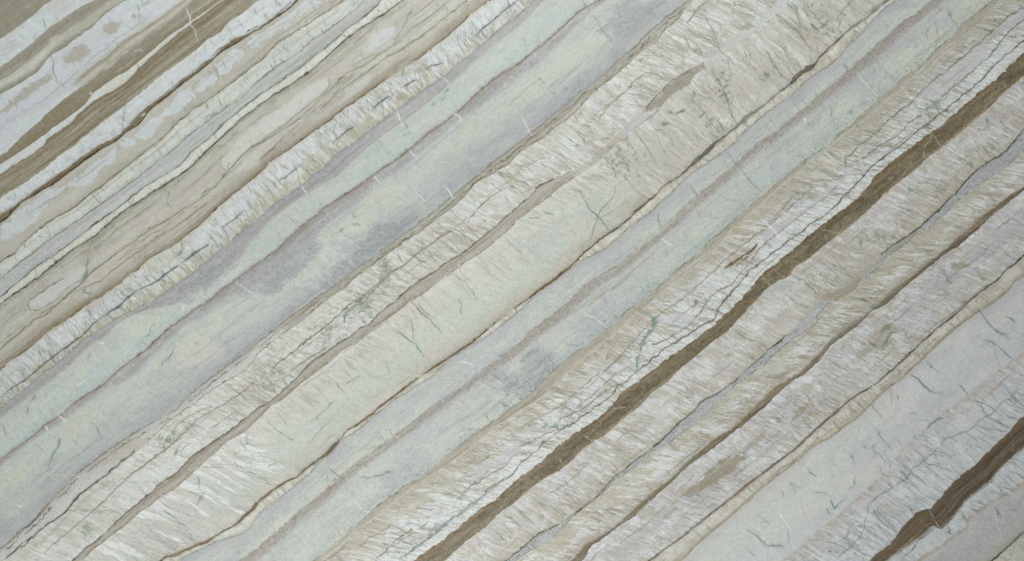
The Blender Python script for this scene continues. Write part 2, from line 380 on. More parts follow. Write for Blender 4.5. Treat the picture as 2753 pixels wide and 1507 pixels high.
    C21 = Curve('A3 0,720 80,660 200,560 350,460 500,370 600,280 700,220 850,120 950,80 A2 1060,1410 1150,1300 1250,1210 1350,1120 1430,1040 1550,990 1700,920 1850,860 B2 0,760 60,700 250,560 350,480 420,420 480,320 600,230 720,170 800,100 B1 880,1410 950,1360 1060,1300 1150,1220 1280,1110 1380,1030 1500,920 1620,850 1750,760 1870,680 C1 0,590 100,520 200,430 300,330 400,230 480,160 550,80 640,30 670,0')
    C23 = Curve('A3 0,1340 60,1290 140,1220 240,1140 330,1040 400,950 490,870 560,790 700,680 850,570 950,500 1050,440 1200,360 1350,270 1400,200 1500,120 A2 1650,1410 1750,1340 1870,1250 B2 0,1170 100,1090 200,1010 300,940 420,850 530,770 650,680 750,600 850,550 950,460 1050,400 1150,320 1250,240 1350,160 1450,80 B1 1550,1410 1650,1330 1750,1240 1850,1170 C1 0,1070 120,980 250,870 350,790 450,700 530,650 640,560 750,440 850,370 950,270 1040,180 1130,110 1250,20 1280,0')
    C24 = Curve('A3 60,1400 230,1255 330,1170 440,1100 520,1040 590,950 700,850 830,750 950,650 1000,620 1070,570 1120,520 1200,450 1300,350 1450,260 1570,160 1660,100 1750,50 A2 1840,1410 1900,1350 B2 0,1255 90,1180 180,1110 300,1030 400,950 520,850 650,760 750,670 850,600 980,500 1050,460 1120,400 1200,360 1270,300 1350,240 1450,170 1540,90 B1 1610,1410 1700,1350 1850,1270 1920,1200 C1 0,1150 60,1110 170,1050 250,970 370,900 460,800 550,700 700,590 800,500 900,400 1040,310 1080,250 1190,150 1260,60 1310,0')
    BSa = Curve('A3 570,1410 650,1330 720,1290 830,1180 950,1070 1050,990 1150,900 1200,850 1280,800 1340,760 1450,640 1550,570 1700,470 1830,370 B3 0,260 50,240 100,200 200,110 280,40 B2 310,1410 400,1320 500,1260 600,1180 680,1140 750,1080 830,1040 900,960 980,900 1090,810 1150,750 1240,690 1340,640 1400,580 1530,510 1620,440 1700,370 1780,310 1850,240 C2 0,140 70,80 130,0 C1 530,1230 620,1130 720,1030 850,920 930,840 1060,700 1230,570 1390,480 1500,390 1650,270 1750,180 1974,10')
    BSb = Curve('A3 650,1400 700,1340 800,1270 870,1210 960,1150 1050,1060 1150,1000 1200,950 1320,880 1430,790 1550,670 1650,590 1720,520 1850,450 B3 0,330 80,250 160,210 230,150 330,60 B2 430,1400 520,1330 600,1260 700,1190 780,1130 860,1070 940,1020 1050,940 1120,880 1270,790 1360,720 1450,650 1560,570 1690,490 1800,400 1880,330 C2 0,240 100,160 200,90 300,0 C1 560,1250 680,1130 820,1000 960,880 1080,780 1300,600 1400,470 1560,400 1700,290 1974,80')
    C25 = Curve('A3 1250,1400 1350,1370 1430,1330 1560,1280 1680,1210 1780,1160 1850,1090 1920,1030 B3 0,960 60,920 150,850 290,780 380,700 430,660 500,620 540,560 600,510 660,440 760,380 850,320 900,260 1000,190 1100,110 1180,50 B2 1270,1400 1350,1350 1440,1290 1550,1220 1620,1170 1750,1060 C2 0,890 90,830 200,750 280,690 360,620 430,560 480,500 560,440 620,390 690,350 780,280 860,210 920,150 1000,90 C1 1090,1400 1200,1340 1290,1260 1380,1180 1450,1110 1510,1060 1620,980 1700,900 1830,810 D1 133,690 200,640 290,560 390,490 420,440 500,360 600,270 680,200 760,150 850,80 940,0')
    C26 = Curve('A3 1400,1400 1500,1350 1650,1280 1800,1240 1900,1180 B3 0,1060 60,1030 180,930 250,870 350,790 390,750 450,680 510,630 560,570 610,510 700,470 780,410 850,340 920,290 1000,215 1100,160 1200,90 1300,40 B2 1500,1250 1600,1200 1700,1150 1800,1080 1900,1000 C2 0,940 100,840 250,730 390,620 480,560 560,520 650,470 750,390 830,310 900,260 1010,190 1060,120 1130,70 C1 1200,1400 1300,1310 1400,1250 1530,1160 1620,1090 1700,1000 1800,920 1880,850 D1 133,780 250,700 330,610 440,540 500,500 580,430 650,340 720,280 780,210 860,130 930,60 1010,0')
    M2 = Curve('B3 0,1360 150,1230 300,1090 450,980 600,850 750,720 850,650 950,580 1050,500 1180,400 1300,300 1400,230 1520,140 1640,55 C2 0,1220 100,1120 200,1050 300,980 400,890 500,790 600,720 700,660 800,600 900,510 1000,430 1100,350 1200,260 1300,160 1400,75 C1 1500,1400 1650,1260 1750,1160 1850,1080 D1 0,1090 100,1020 200,930 330,840 450,740 560,650 700,530 830,420 950,310 1050,220 1180,130 1300,30 1340,0', 10)
    C28 = Curve('B3 500,1350 600,1260 700,1180 800,1100 900,1000 1000,930 1100,860 1200,800 1300,730 1400,640 1500,560 1640,450 1740,390 1850,300 C3 0,220 100,140 200,30 C2 400,1270 500,1200 600,1130 700,1050 800,950 880,900 980,820 1080,730 1170,650 1250,590 1350,510 1450,400 1550,320 1650,230 1750,140 1850,60 D1 80,1410 200,1310 330,1210 480,1100 580,1010 680,930 780,840 880,730 970,670 1050,600 1160,520 1250,440 1340,350 1420,290 1500,190 1600,110 1680,50 1740,0')
    C29 = Curve('B3 600,1320 700,1210 850,1120 950,1030 1050,960 1150,880 1250,810 1350,740 1450,680 1560,600 1650,520 1760,430 1850,370 C3 0,290 150,200 300,60 C2 370,1400 450,1330 560,1240 700,1130 850,990 980,890 1050,820 1150,740 1300,630 1420,530 1520,430 1600,330 1720,220 1850,120 D1 130,1410 260,1320 350,1220 480,1130 600,1030 700,950 800,890 900,790 1040,680 1140,580 1240,490 1330,400 1430,330 1520,270 1640,160 1750,50 1810,0')
    C30 = Curve('B3 1190,1410 1280,1340 1400,1260 1550,1140 1600,1090 1680,1030 1780,970 1880,880 C3 0,790 130,700 200,640 290,550 400,470 550,380 660,290 720,220 770,150 850,100 920,40 C2 990,1410 1080,1330 1200,1250 1350,1140 1450,1070 1550,970 1640,890 1700,820 1800,710 D2 0,660 100,580 220,490 330,390 430,310 560,210 650,150 720,90 D1 800,1410 850,1330 960,1240 1100,1130 1250,1020 1350,950 1480,840 1580,750 1650,690 1780,590 1880,490 1974,400', 3)
    C31 = Curve('B3 1420,1410 1550,1290 1700,1180 1800,1080 1900,1010 C3 0,940 100,860 200,790 300,740 400,660 450,600 560,520 620,490 700,420 800,330 900,260 1000,150 1100,90 C2 1190,1400 1350,1270 1450,1180 1560,1110 1700,960 1800,850 D2 0,800 60,750 200,680 240,610 350,550 450,460 600,350 750,230 820,160 900,80 D1 1000,1400 1080,1340 1150,1290 1250,1190 1380,1100 1500,1000 1620,900 1700,830 1800,730 1900,640 1974,580', 3)
    C32 = Curve('C3 0,1340 100,1250 150,1215 320,1130 400,1070 500,1000 600,920 650,860 700,800 760,750 850,680 1000,570 1080,500 1150,430 1300,300 1370,220 1470,170 1600,80 1700,0 D2 0,1270 100,1190 200,1110 300,1020 380,930 430,880 500,825 600,765 720,680 800,610 900,510 1000,430 1100,370 1180,310 1260,240 1340,170 1380,120 1450,60 D1 1500,1400 1600,1310 1680,1240 1740,1210 1840,1150 1890,1080 1974,980')
    C33 = Curve('C3 0,1400 100,1330 200,1290 320,1180 400,1085 500,1015 640,900 720,810 800,765 900,700 1000,600 1100,560 1200,480 1350,370 1500,220 1620,100 D2 0,1360 80,1280 170,1200 300,1110 400,1000 480,900 560,870 680,790 740,710 850,640 950,540 1100,420 1180,345 1260,320 1330,250 1400,200 1480,100 D1 1640,1400 1760,1320 1850,1260 1974,1140')
    C34 = Curve('C3 390,1410 480,1310 600,1240 700,1170 800,1090 880,1010 1000,910 1100,830 1200,740 1280,660 1370,590 1450,510 1600,430 1700,330 1800,230 D3 0,190 100,100 D2 290,1400 380,1300 450,1230 520,1150 620,1080 700,1010 800,950 850,900 930,820 1020,750 1130,670 1250,580 1350,500 1440,420 1530,340 1650,230 1750,160 1850,80 1974,0')
    C35 = Curve('C3 490,1410 520,1330 620,1260 750,1160 880,1080 960,990 1080,890 1200,780 1280,700 1370,640 1500,550 1570,490 1700,390 1800,300 D3 0,270 100,170 200,80 D2 340,1400 440,1310 460,1270 520,1200 640,1110 720,1050 830,940 870,930 950,880 1050,780 1150,700 1290,590 1380,510 1470,460 1560,380 1640,320 1720,230 1830,150 1974,30')
    C36 = Curve('C3 1000,1410 1100,1330 1200,1260 1300,1180 1380,1120 1500,1020 1600,950 1680,880 1750,820 D3 0,760 100,680 230,590 330,490 450,380 560,290 650,210 740,150 850,90 D2 960,1400 1100,1270 1190,1190 1300,1090 1400,1010 1500,930 1600,830 1700,760 1790,700 1830,640 1900,590 1974,520')
    C37 = Curve('C3 1240,1410 1330,1310 1420,1230 1520,1160 1640,1050 1730,970 1830,870 D3 0,870 100,790 220,700 330,610 400,550 500,500 620,410 720,340 800,260 850,210 950,120 1050,50 D2 1110,1400 1200,1320 1300,1220 1430,1100 1550,1010 1640,950 1750,880 1860,790 1900,730 1974,680')
    C38 = Curve('D3 220,1370 330,1270 420,1190 530,1110 640,1010 700,940 800,860 880,780 980,690 1050,560 1150,480 1250,400 1350,310 1450,240 1560,170 1600,120 1700,60 1760,0 D2 1850,1350 1974,1260', 12)
    C39 = Curve('D3 820,1410 960,1300 1030,1200 1110,1110 1180,1050 1270,1030 1340,950 1400,870 1500,780 1620,680 1740,560 1850,460 1900,400 1974,330', 2)
    C40 = Curve('D3 950,1410 1060,1330 1180,1250 1290,1155 1335,1190 1400,1130 1480,1040 1540,960 1640,880 1720,820 1800,720 1880,650 1974,560', 2)
    C41 = Curve('D3 1220,1410 1330,1340 1400,1300 1450,1250 1550,1190 1550,1130 1650,1050 1750,990 1850,930 1974,860')
    C42 = Curve('D3 1750,1410 1830,1340 1900,1280 1974,1210', 2)

    # ---- background and the layers from the upper left corner down ----
    c.c[:] = np.array(SG, np.float32)
    band(None, C1, [(0, TPD), (1, TP)], grain=4, mott=[(BG, .2, 160, 20, .3)], seed=1)
    band(C1, C2, [(0, WC), (.2, WB), (1, WB)], mott=[(PK, .45, 60, 30, .3), (SGB, .3, 70, 30, .2)], seed=2, jag=3)
    band(C2, C3, [(0, (160, 154, 136)), (.5, TP), (1, (162, 156, 140))], grain=4, mott=[((176, 170, 152), .5, 130, 12, .2)], seed=3)
    band(C3, C4, [(0, (188, 184, 164)), (.5, CR), (1, (188, 184, 164))], along=[(60, 700, (176, 168, 146), .6)], seed=4)
    band(C4, C5, [(0, (166, 160, 146)), (1, (146, 138, 118))], grain=4, seed=5, et=6)
    band(C5, C6, [(0, WB), (1, (190, 196, 206))], mott=[(LI, .6, 90, 40, .1), (SGB, .35, 70, 20, .35)], seed=6, jag=3)
    for x, y, rx, ry in ((845, 212, 82, 42), (590, 415, 105, 50), (1012, 125, 22, 18), (60, 970, 20, 15)):
        blot(x/2.82, y/2.82, rx/2.82, ry/2.82, -28, (180, 167, 149), .85, .32, .35, seed=int(x))
    poly('A1 0,850 40,790 110,750 150,700 220,650 300,600 390,570 400,610 320,660 240,720 160,770 80,830 40,860 0,880', (178, 168, 152), .85, 5, 5)
    poly('A1 480,440 500,420 470,480 540,480 600,440', TN, .5, 4, 4)
    band(C6, C7, [(0, (182, 186, 200)), (.35, LI), (1, WB)], ur=(-900, 30), mott=[(WB, .6, 90, 10, .1)], seed=7)
    band(C6, C7, [(0, (186, 180, 164)), (.1, CR), (.25, (164, 150, 130)), (.45, (172, 160, 140)), (.6, (192, 186, 166)), (.82, (190, 185, 164)), (1, (162, 154, 132))], ur=(20, 2000), eb=7, seed=8)
    poly('A1 0,1170 60,1140 100,1090 200,1000 300,930 325,860 240,880 150,900 60,970 0,1040', (194, 202, 206), .8, 4, 3)
    band(C7, C8, [(0, TP), (.5, (148, 139, 118)), (1, (138, 127, 106))], grain=5, seed=9, along=[(-900, 60, (146, 130, 108), .5)], eb=2)
    band(C8, C9, [(0, CRL), (1, CR)], along=[(-900, 70, (198, 204, 204), .8)], seed=10, et=2, eb=2)
    band(C9, C10, [(0, (142, 128, 106)), (.3, (150, 136, 114)), (.45, (166, 154, 134)), (.55, TP), (.8, (146, 137, 117)), (1, (150, 142, 121))], grain=5, mott=[((172, 162, 142), .45, 210, 6, .25), (BR, .35, 180, 9, .35)], seed=11, et=5)
    cline(C9, 2, 3, (118, 104, 84), .5, brk=.3)
    band(C10, C11, [(0, WC), (.15, WB), (.8, WB), (1, (186, 190, 192))], mott=[(LI, .5, 60, 20, .2), (WC, .5, 40, 10, .2)], seed=12, jag=4)
    band(C11, C12, [(0, (150, 136, 116)), (.45, (128, 112, 92)), (.75, (134, 120, 100)), (1, (158, 144, 122))], grain=5, seed=13, mott=[((170, 158, 140), .35, 60, 6, .25)])
    cline(C12, -5, 2.4, (84, 72, 58), .85, brk=.15, seed=22); cline(C12, -12, 2, (98, 84, 66), .55, brk=.4, seed=23)
    band(C12, C13, [(0, (186, 180, 164)), (.25, (184, 178, 164)), (.6, (190, 184, 168)), (.85, (182, 175, 156)), (1, (168, 156, 132))], seed=14, mott=[((194, 190, 178), .5, 160, 10, .1)])
    for s in ('A2 0,330 60,260 130,190 250,130 300,80 380,20 500,0 440,60 380,130 330,190 290,240 230,290 170,340 100,370 60,400 0,430',
              'A1 480,1410 560,1360 640,1290 720,1220 800,1180 880,1115 890,1200 800,1260 740,1300 700,1370 640,1410',
              'A1 1030,1030 1100,930 1150,880 1200,880 1290,790 1340,730 1400,680 1450,665 1480,720 1430,790 1330,860 1230,880 1220,930 1180,960 1160,1040 1080,1060 1040,1050',
              'A1 910,1080 960,1050 1020,1060 1030,1100 960,1130 920,1110',
              'A1 1480,650 1540,590 1620,560 1650,610 1600,660 1520,690 1490,690',
              'A1 1640,500 1690,440 1780,375 1845,380 1840,430 1770,480 1740,545 1670,570 1640,540',
              'A1 1870,330 1974,250 1974,350 1900,375', 'B1 0,240 80,200 180,130 260,60 330,0 470,0 400,60 320,110 240,160 190,210 120,240 60,280 0,320'):
        poly(s, (192, 200, 205), .93, 2.5, 4.5)
    poly('A2 0,430 80,400 180,350 250,300 300,270 250,330 180,390 120,440 0,520', (190, 178, 162), .7, 6, 4)
    cline(C13, -1, 4, (124, 106, 82), .7, brk=.1, seed=24, ur=(-1000, 900)); cline(C13, 3, 2.5, (170, 152, 120), .6, brk=.3)
    band(C13, C14, [(0, (190, 184, 164)), (.2, CRL), (.7, (198, 204, 194)), (1, (190, 194, 180))], seed=15, jag=3, mott=[((186, 198, 186), .5, 40, 20, .1), (WC, .6, 60, 15, .2)])
    band(C14, C15, [(0, (180, 180, 172)), (.3, (176, 178, 178)), (.6, (178, 186, 180)), (1, (182, 188, 178))], seed=16, grain=3.5, mott=[((184, 180, 190), .6, 220, 20, .1), ((170, 162, 150), .4, 200, 8, .4)])
    cline(C14, 0, 2.2, (116, 116, 100), .6, brk=.15, seed=25)
    band(C15, C16, [(0, CR), (.5, CRL), (1, CR)], seed=17, jag=3, mott=[(WC, .6, 40, 20, .1)])
    cline(C15, 0, 2.6, (98, 106, 90), .75, brk=.1, seed=26)
    band(C16, C17, [(0, (162, 155, 136)), (.12, (188, 184, 166)), (.5, (194, 191, 175)), (.75, (191, 187, 169)), (.9, (172, 160, 138)), (1, (148, 130, 106))], seed=18, mott=[((176, 168, 150), .6, 200, 11, .1), ((194, 190, 172), .7, 150, 12, .2), ((188, 174, 162), .5, 120, 30, .2)])
    cline(C16, 0, 3, (96, 96, 80), .8, brk=.05, seed=27); dots(C16, 9, 5, 260, (100, 98, 84), ur=(-700, 1200), seed=2)
    # flow lines and lenses inside the beige layer
    poly('A2 220,890 235,860 290,810 350,770 450,700 560,640 620,610 640,650 600,720 500,800 380,885 300,932 250,945 225,920', (194, 194, 190), .85, 3, 2)
    poly('A1 1675,1230 1700,1180 1760,1100 1870,990 1974,920 1974,1060 1850,1170 1780,1270 1700,1285', (200, 200, 190), .8, 4, 2)
    poly('B1 0,905 100,850 200,790 300,700 430,610 500,590 525,630 480,700 380,800 250,900 130,970 0,1060', (200, 200, 192), .85, 3, 2)
    poly('B1 780,400 830,320 860,260 950,210 1010,200 1025,240 990,300 900,350 830,395', (194, 198, 200), .8, 5, 3)
    poly('A1 1790,1280 1880,1180 1974,1130 1974,1250 1860,1290 1780,1320', (200, 194, 180), .7, 4, 2)
    poly('B1 620,740 700,640 780,580 850,560 820,650 740,720 650,790 610,780', (194, 192, 190), .8, 6, 3)
    poly('B1 0,1120 80,1060 160,1030 120,1100 40,1160 0,1200', (194, 186, 174), .8, 4, 2)
    poly('B1 400,880 520,820 620,760 640,800 560,880 450,930 400,930', (192, 192, 186), .7, 7, 3)
    poly('A2 890,420 1000,370 1100,300 1130,230 1200,180 1330,150 1340,200 1250,260 1130,300 1000,400 900,470 870,470', (194, 188, 168), .7, 6, 3)
    poly('A2 700,520 860,430 900,470 800,560 700,610 680,580', (194, 182, 168), .5, 6, 3)
    poly('A2 560,940 700,860 900,740 1050,600 1100,560 1000,560 800,640 680,760 600,830', (170, 156, 136), .0)
    poly('A2 680,700 800,600 900,540 1000,520 1060,560 960,640 800,700 720,740', (194, 184, 164), .6, 7, 3)
    poly('A2 380,700 480,640 600,560 640,620 560,720 450,800 400,840 360,790', (194, 188, 180), .5, 8, 3)
    L = [('A2 0,1240 90,1150 180,1080 260,1010 350,970 430,900 530,810 640,715 700,640 810,570 900,500 1010,430 1130,330 1250,265 1370,190 1500,110 1560,40 1640,0 A1 1700,1330 1790,1230 1880,1130 1974,1085 B1 60,1045 150,1000 250,930 330,870 420,780 520,690 600,600 650,560 740,520 830,470 920,400 1000,350 1060,310', 3.0, (116, 108, 88), .8),
         ('B1 0,1210 90,1130 180,1040 270,960 360,880 440,830 520,770 590,700 690,620 790,560 870,500 960,430 1060,380 1130,330 1220,280 1330,190 1420,120 1480,70 1560,10', 3.0, (112, 106, 88), .8),
         ('A2 300,970 420,900 520,830 640,760 760,720 880,620 980,540 1090,470 1190,380 1320,310 1420,250 1500,180 1560,130', 2.5, (124, 112, 92), .65),
         ('B1 350,890 420,820 520,760 590,680 640,620 700,570', 2.5, (130, 122, 104), .6),
         ('B1 700,500 800,440 900,400 1000,350 1100,270 1160,210 1260,140 1350,80 1420,60', 2, (140, 130, 110), .5),
         ('A2 200,770 300,700 420,640 520,580 650,490 760,380 900,270 1080,160 1230,20', 2.0, (120, 112, 94), .3),
         ('A2 230,860 300,810 390,750 480,700', 2.0, (104, 92, 76), .8), ('A2 220,870 215,900 235,940 300,935 380,885 480,815', 2.2, (130, 122, 104), .7),
         ('A1 1670,1250 1690,1280 1720,1280 1740,1240', 2.4, (150, 166, 150), .7), ('B1 520,600 525,640 490,690', 2.2, (150, 142, 122), .7),
         ('A2 1000,480 1080,430 1100,390 1200,330 1280,310', 2, (134, 122, 100), .4),
         ('A2 0,1060 60,1010 120,960 200,930 300,910', 2, (150, 142, 124), .5), ('A2 0,1130 80,1080 150,1030', 2, (150, 142, 124), .4),
         ('A2 900,560 1000,490 1120,440 1250,360', 3, (150, 136, 112), .5), ('A2 700,890 800,820 920,760', 3, (134, 118, 94), .5)]
    for s, w, col, a in L: line(s, w, col, a, wob=2, soft=2.0, taper=False)
    line('A2 0,1185 90,1110 170,1050 240,985', 7, (188, 182, 160), .7, soft=4); line('B1 150,1000 260,900 340,850 430,760 540,670 640,600 700,545', 9, (190, 184, 162), .75, soft=4)
    line('B1 640,560 760,540 900,440 990,380 1090,320', 9, (200, 196, 174), .75, soft=3); line('B1 1180,200 1260,150 1380,90 1430,80', 8, (194, 190, 168), .5, soft=6)
    dots(C17, -30, 14, 200, (110, 104, 86), ur=(-700, 1400), seed=3); dots(C17, -60, 20, 110, (120, 114, 96), ur=(-700, 1400), seed=4)
    grad(C17, 20, (138, 118, 92), .75, side=-1, grainy=.2); grad(C17, 45, (170, 152, 130), .45, side=-1)
    cline(C17, -1, 2.6, (104, 88, 66), .8, brk=.25, seed=28)
    band(C17, C18, [(0, (192, 182, 160)), (.12, (196, 200, 200)), (.5, WB), (.65, WC), (1, (196, 190, 166))], seed=19, jag=4, mott=[((196, 186, 162), .6, 60, 25, .3), ((188, 200, 196), .5, 80, 30, .2)])
    feather(C17, C18, 42, 8, 40, (176, 162, 124), .75, .30, bot=.5, seed=71, warp=.7)
    feather(C17, C18, 60, 6, 40, (190, 196, 198), .6, .2, seed=72); feather(C17, C18, 48, 10, 50, (182, 168, 136), .6, .62, seed=75, top=.3)
    hairs(C17, C18, 55, 9, 45, (120, 126, 112), .55, .07, seed=73, dens=.0)
    poly('B1 1100,480 1180,470 1270,450 1260,500 1180,560 1080,600 1000,600 930,610 1020,540', (182, 168, 144), .7, 5, 5)
    poly('B1 830,720 900,660 960,690 1080,700 1140,740 1070,760 980,710 900,730', (180, 164, 134), .7, 4, 5)
    poly('A2 1100,580 1250,490 1420,400 1460,420 1380,500 1300,580 1240,650 1120,640 1080,620', (190, 182, 156), .8, 5, 5)
    poly('A2 680,880 760,850 900,800 740,930 700,980 600,950', (184, 170, 152), .6, 5, 5)
    rec(1.0)
    for s, w in (('A3 0,195 80,125 180,60 260,0 A2 400,1290 500,1220 600,1150 680,1080 720,1030 800,970', 4), ('A2 800,972 900,910 960,850 1040,790', 5.5), ('A2 1040,792 1150,740 1230,690', 2), ('A2 1150,745 1230,690 1300,630 1360,598', 5), ('A2 1380,572 1400,565 1500,490 1585,440', 5.5),
                 ('A2 1690,310 1780,250 1840,185', 2.5), ('B1 150,1370 230,1310 300,1260', 2.5), ('B1 550,1080 700,960', 2.5), ('B1 640,1010 660,990 710,960', 4), ('B1 850,830 920,760 990,730', 4), ('B1 1080,662 1180,605', 4.5), ('B1 1240,545 1290,500 1380,480', 3), ('B1 1620,280 1680,225 1780,140 1880,60 1974,-10', 4)):
        line(s, w, SL, .85, wob=1.5, wvar=.4)
    rec(0)
    band(C18, C19, [(0, (158, 156, 160)), (.3, LG), (.55, (168, 162, 158)), (.75, (172, 166, 160)), (1, (176, 182, 178))], seed=20, grain=5, eb=7, et=3, along=[(250, 520, LGB, .5)])
    cline(C18, 0, 2, (132, 128, 116), .5, brk=.3, seed=29)
    line('A2 520,1320 700,1190 900,1070 B2 0,300 90,220 220,130 B1 560,1340 700,1200 850,1080 1000,970 1200,830 1400,650 1550,520', 3, (172, 152, 132), .5, soft=3)
    band(C19, C20, [(0, (186, 194, 184)), (.4, SG), (.8, SGB), (1, (180, 188, 188))], seed=21, mott=[((196, 196, 178), .5, 90, 40, .2), ((176, 190, 192), .4, 50, 20, .3)], et=5, eb=4)
    poly('A2 820,1080 1000,960 1130,980 1200,1000 1150,1100 1040,1150 960,1130 880,1120', (196, 204, 186), .6, 6, 4)
    feather(C19, C20, 68, 30, 45, (202, 196, 182), .45, .5, seed=76, ur=(-900, 150))
    # lilac mid layer with pale green pools
    band(C20, C21, [(0, (150, 138, 130)), (.25, (166, 156, 150)), (.6, (164, 160, 162)), (1, (172, 176, 178))], seed=22, grain=6, eb=10)
    cline(C20, 0, 2.6, (136, 114, 94), .65, brk=.1, seed=30); cline(C20, -4, 3, (170, 172, 174), .5, brk=.2)
    band(C21, C23, [(0, (184, 192, 186)), (.3, SG), (.6, (184, 194, 186)), (1, (176, 182, 180))], seed=23, grain=4, et=10, mott=[((200, 198, 176), .6, 80, 45, .25), ((178, 182, 186), .5, 70, 40, .1)])
    grad(C23, 60, (164, 165, 170), .7, side=-1, grainy=.45, seed=33, ur=(-900, 2600))
    clouds(C20, C23, (164, 165, 168), .6, .22, 150, 15, 35, prof=lambda t: 1.2*(t-.66)); clouds(C20, C23, (156, 157, 162), .45, .3, 60, 14, 39, prof=lambda t: 1.5*(t-.75)); clouds(C20, C23, (188, 197, 184), .5, .2, 110, 18, 36, prof=lambda t: .25-.5*np.abs(t-.5)); clouds(C19, C20, (180, 190, 184), .4, .2, 120, 12, 37)
    for s, a in (('B2 0,610 150,500 250,430 330,390 420,430 380,500 300,560 250,600 200,680 90,760 0,780', .8), ('B2 430,760 520,600 620,500 740,420 830,290 960,250 1060,170 1200,160 1240,230 1100,330 950,450 800,560 640,680 520,760 440,820', .55),
                 ('C1 640,180 760,60 900,0 1080,0 1000,120 900,160 760,160', .3), ('B1 1300,1300 1500,1130 1700,1000 1974,830 1974,1000 1750,1180 1560,1330 1400,1410', .45), ('A2 1450,1000 1700,820 1850,640 1974,560 1974,820 1830,830 1650,930 1500,1010', .55), ('A2 1650,1200 1800,1080 1974,980 1974,1150 1850,1230 1700,1340 1550,1380', .4), ('C1 100,820 300,700 480,620 600,480 500,600 380,740 250,860 100,970', .5)):
        poly(s, (161, 162, 168), a*.72, 14, 10, grain=9)
    poly('B2 310,620 400,520 430,460 480,440 530,480 470,590 400,690 330,720 300,690', (190, 199, 184), .85, 7, 6); poly('B2 20,830 130,760 220,700 290,680 280,740 180,820 110,880 60,900', (190, 199, 184), .8, 8, 5)
    poly('A2 1740,860 1860,820 1974,870 1974,1010 1850,1100 1740,1170 1640,1160 1680,950 1500,1050 1600,960', (190, 199, 184), .6, 10, 6)
    poly('B2 620,330 720,160 850,30 950,0 1100,10 1060,120 900,200 780,330 700,370', (200, 202, 178), .6, 12, 6)
    poly('B1 1640,830 1850,690 1974,600 1974,850 1800,1000 1650,1100 1500,1170 1550,1000', (189, 198, 182), .7, 14, 6); poly('C1 0,620 160,530 240,480 330,380 480,300 640,230 680,290 540,430 420,540 250,640 100,740 0,800', (194, 200, 180), .8, 16, 8)
    poly('A2 1320,1190 1480,1100 1640,1170 1740,1250 1640,1320 1500,1360 1350,1380 1290,1300', (200, 196, 180), .75, 10, 6); poly('A3 480,420 560,330 700,280 640,400 560,520 480,600 400,560', (196, 194, 178), .5, 12, 6)
    feather(C21, C23, 40, 10, 60, (206, 206, 198), .35, .3, seed=77, ur=(160, 380))
    band(C23, C24, [(0, (162, 150, 132)), (.2, (170, 160, 142)), (.5, (178, 168, 150)), (.8, (178, 164, 144)), (1, (160, 140, 116))], seed=24, grain=4, et=5, mott=[((176, 180, 168), .6, 180, 9, .1)], ur=(60, 2600))
    band(C23, C24, [(0, (160, 150, 142)), (.2, (188, 182, 174)), (1, (196, 194, 190))], seed=24, grain=4, et=5, ur=(-900, 70))
    poly('A3 700,690 850,580 960,500 1070,500 1130,490 1050,560 980,620 880,670 760,720', (186, 170, 154), .6, 8, 4)
    cline(C23, 0, 2, (134, 116, 98), .6, brk=.2, seed=31); cline(C23, 12, 2, (112, 108, 90), .7, brk=.45, seed=32, jag=4); dots(C23, 15, 4, 330, (96, 98, 84), seed=5, ur=(0, 1900))
    cline(C24, 0, 3, (128, 104, 78), .75, brk=.15, seed=33, jag=4)
    # wide cream and white feathered layer
    band(C24, C25, [(0, (200, 198, 184)), (.3, (198, 198, 186)), (.6, (196, 190, 176)), (1, (192, 190, 172))], seed=25, jag=3, mott=[((202, 206, 206), .55, 80, 25, .1), ((190, 178, 160), .35, 120, 30, .2)])
    poly('A3 600,1410 1000,1020 1250,1100 1500,1260 1500,1410', (206, 209, 212), .0)
    band(BSb, C25, [(0, (206, 204, 192)), (.15, (200, 200, 186)), (.35, (199, 199, 185)), (.65, (190, 199, 184)), (1, (190, 184, 164))], ur=(-900, 1070), seed=26, mott=[((200, 190, 177), .6, 140, 50, .05), ((182, 194, 184), .5, 150, 45, .25)], et=6)
    band(BSb, C25, [(0, (196, 194, 180)), (.5, (192, 182, 166)), (.8, (188, 180, 164)), (1, (190, 194, 190))], ur=(1070, 2600), seed=27, alpha=.8, mott=[((200, 198, 182), .6, 100, 40, .1), ((192, 178, 166), .5, 70, 40, .15)], et=10)
    grad(C25, 26, (168, 146, 122), .6, side=-1, ur=(300, 1130)); grad(C25, 50, (184, 168, 148), .4, side=-1, ur=(300, 1130))
    poly('A3 1300,870 1500,930 1650,1000 1600,1150 1480,1250 1300,1340 1100,1330 900,1290 850,1230 1050,1060', (196, 186, 178), .6, 16, 6)
    for a, w, am, th, sd in ((38, 9, .6, .25, 81), (24, 7, .55, .33, 82)):
        feather(C24, BSa, a, w, 60, (176, 160, 132), am, th, seed=sd, ur=(330, 2600), warp=.8)
        feather(BSb, C25, a+8, w+2, 70, (182, 166, 140), am*.9, th+.12, seed=sd+50, ur=(1080, 2600))
    feather(C24, BSa, 30, 9, 60, (206, 211, 212), .75, .2, seed=83, ur=(300, 2600)); feather(C24, BSa, 22, 10, 60, (208, 210, 206), .6, .2, seed=84, ur=(-900, 320))
    feather(C24, BSa, 28, 7, 40, (176, 160, 136), .5, .42, seed=87, ur=(-100, 340), top=.2)
    feather(BSb, C25, 42, 13, 70, (206, 211, 212), .75, .3, seed=85, ur=(1080, 2600)); feather(BSb, C25, 25, 11, 60, (206, 206, 194), .7, .45, top=.7, seed=86, ur=(-300, 1100), prof=lambda t: -1.2*t)
    feather(BSb, C25, 24, 14, 110, (214, 217, 220), .85, .0, seed=88, ur=(-900, -150), prof=lambda t: -.6*t)
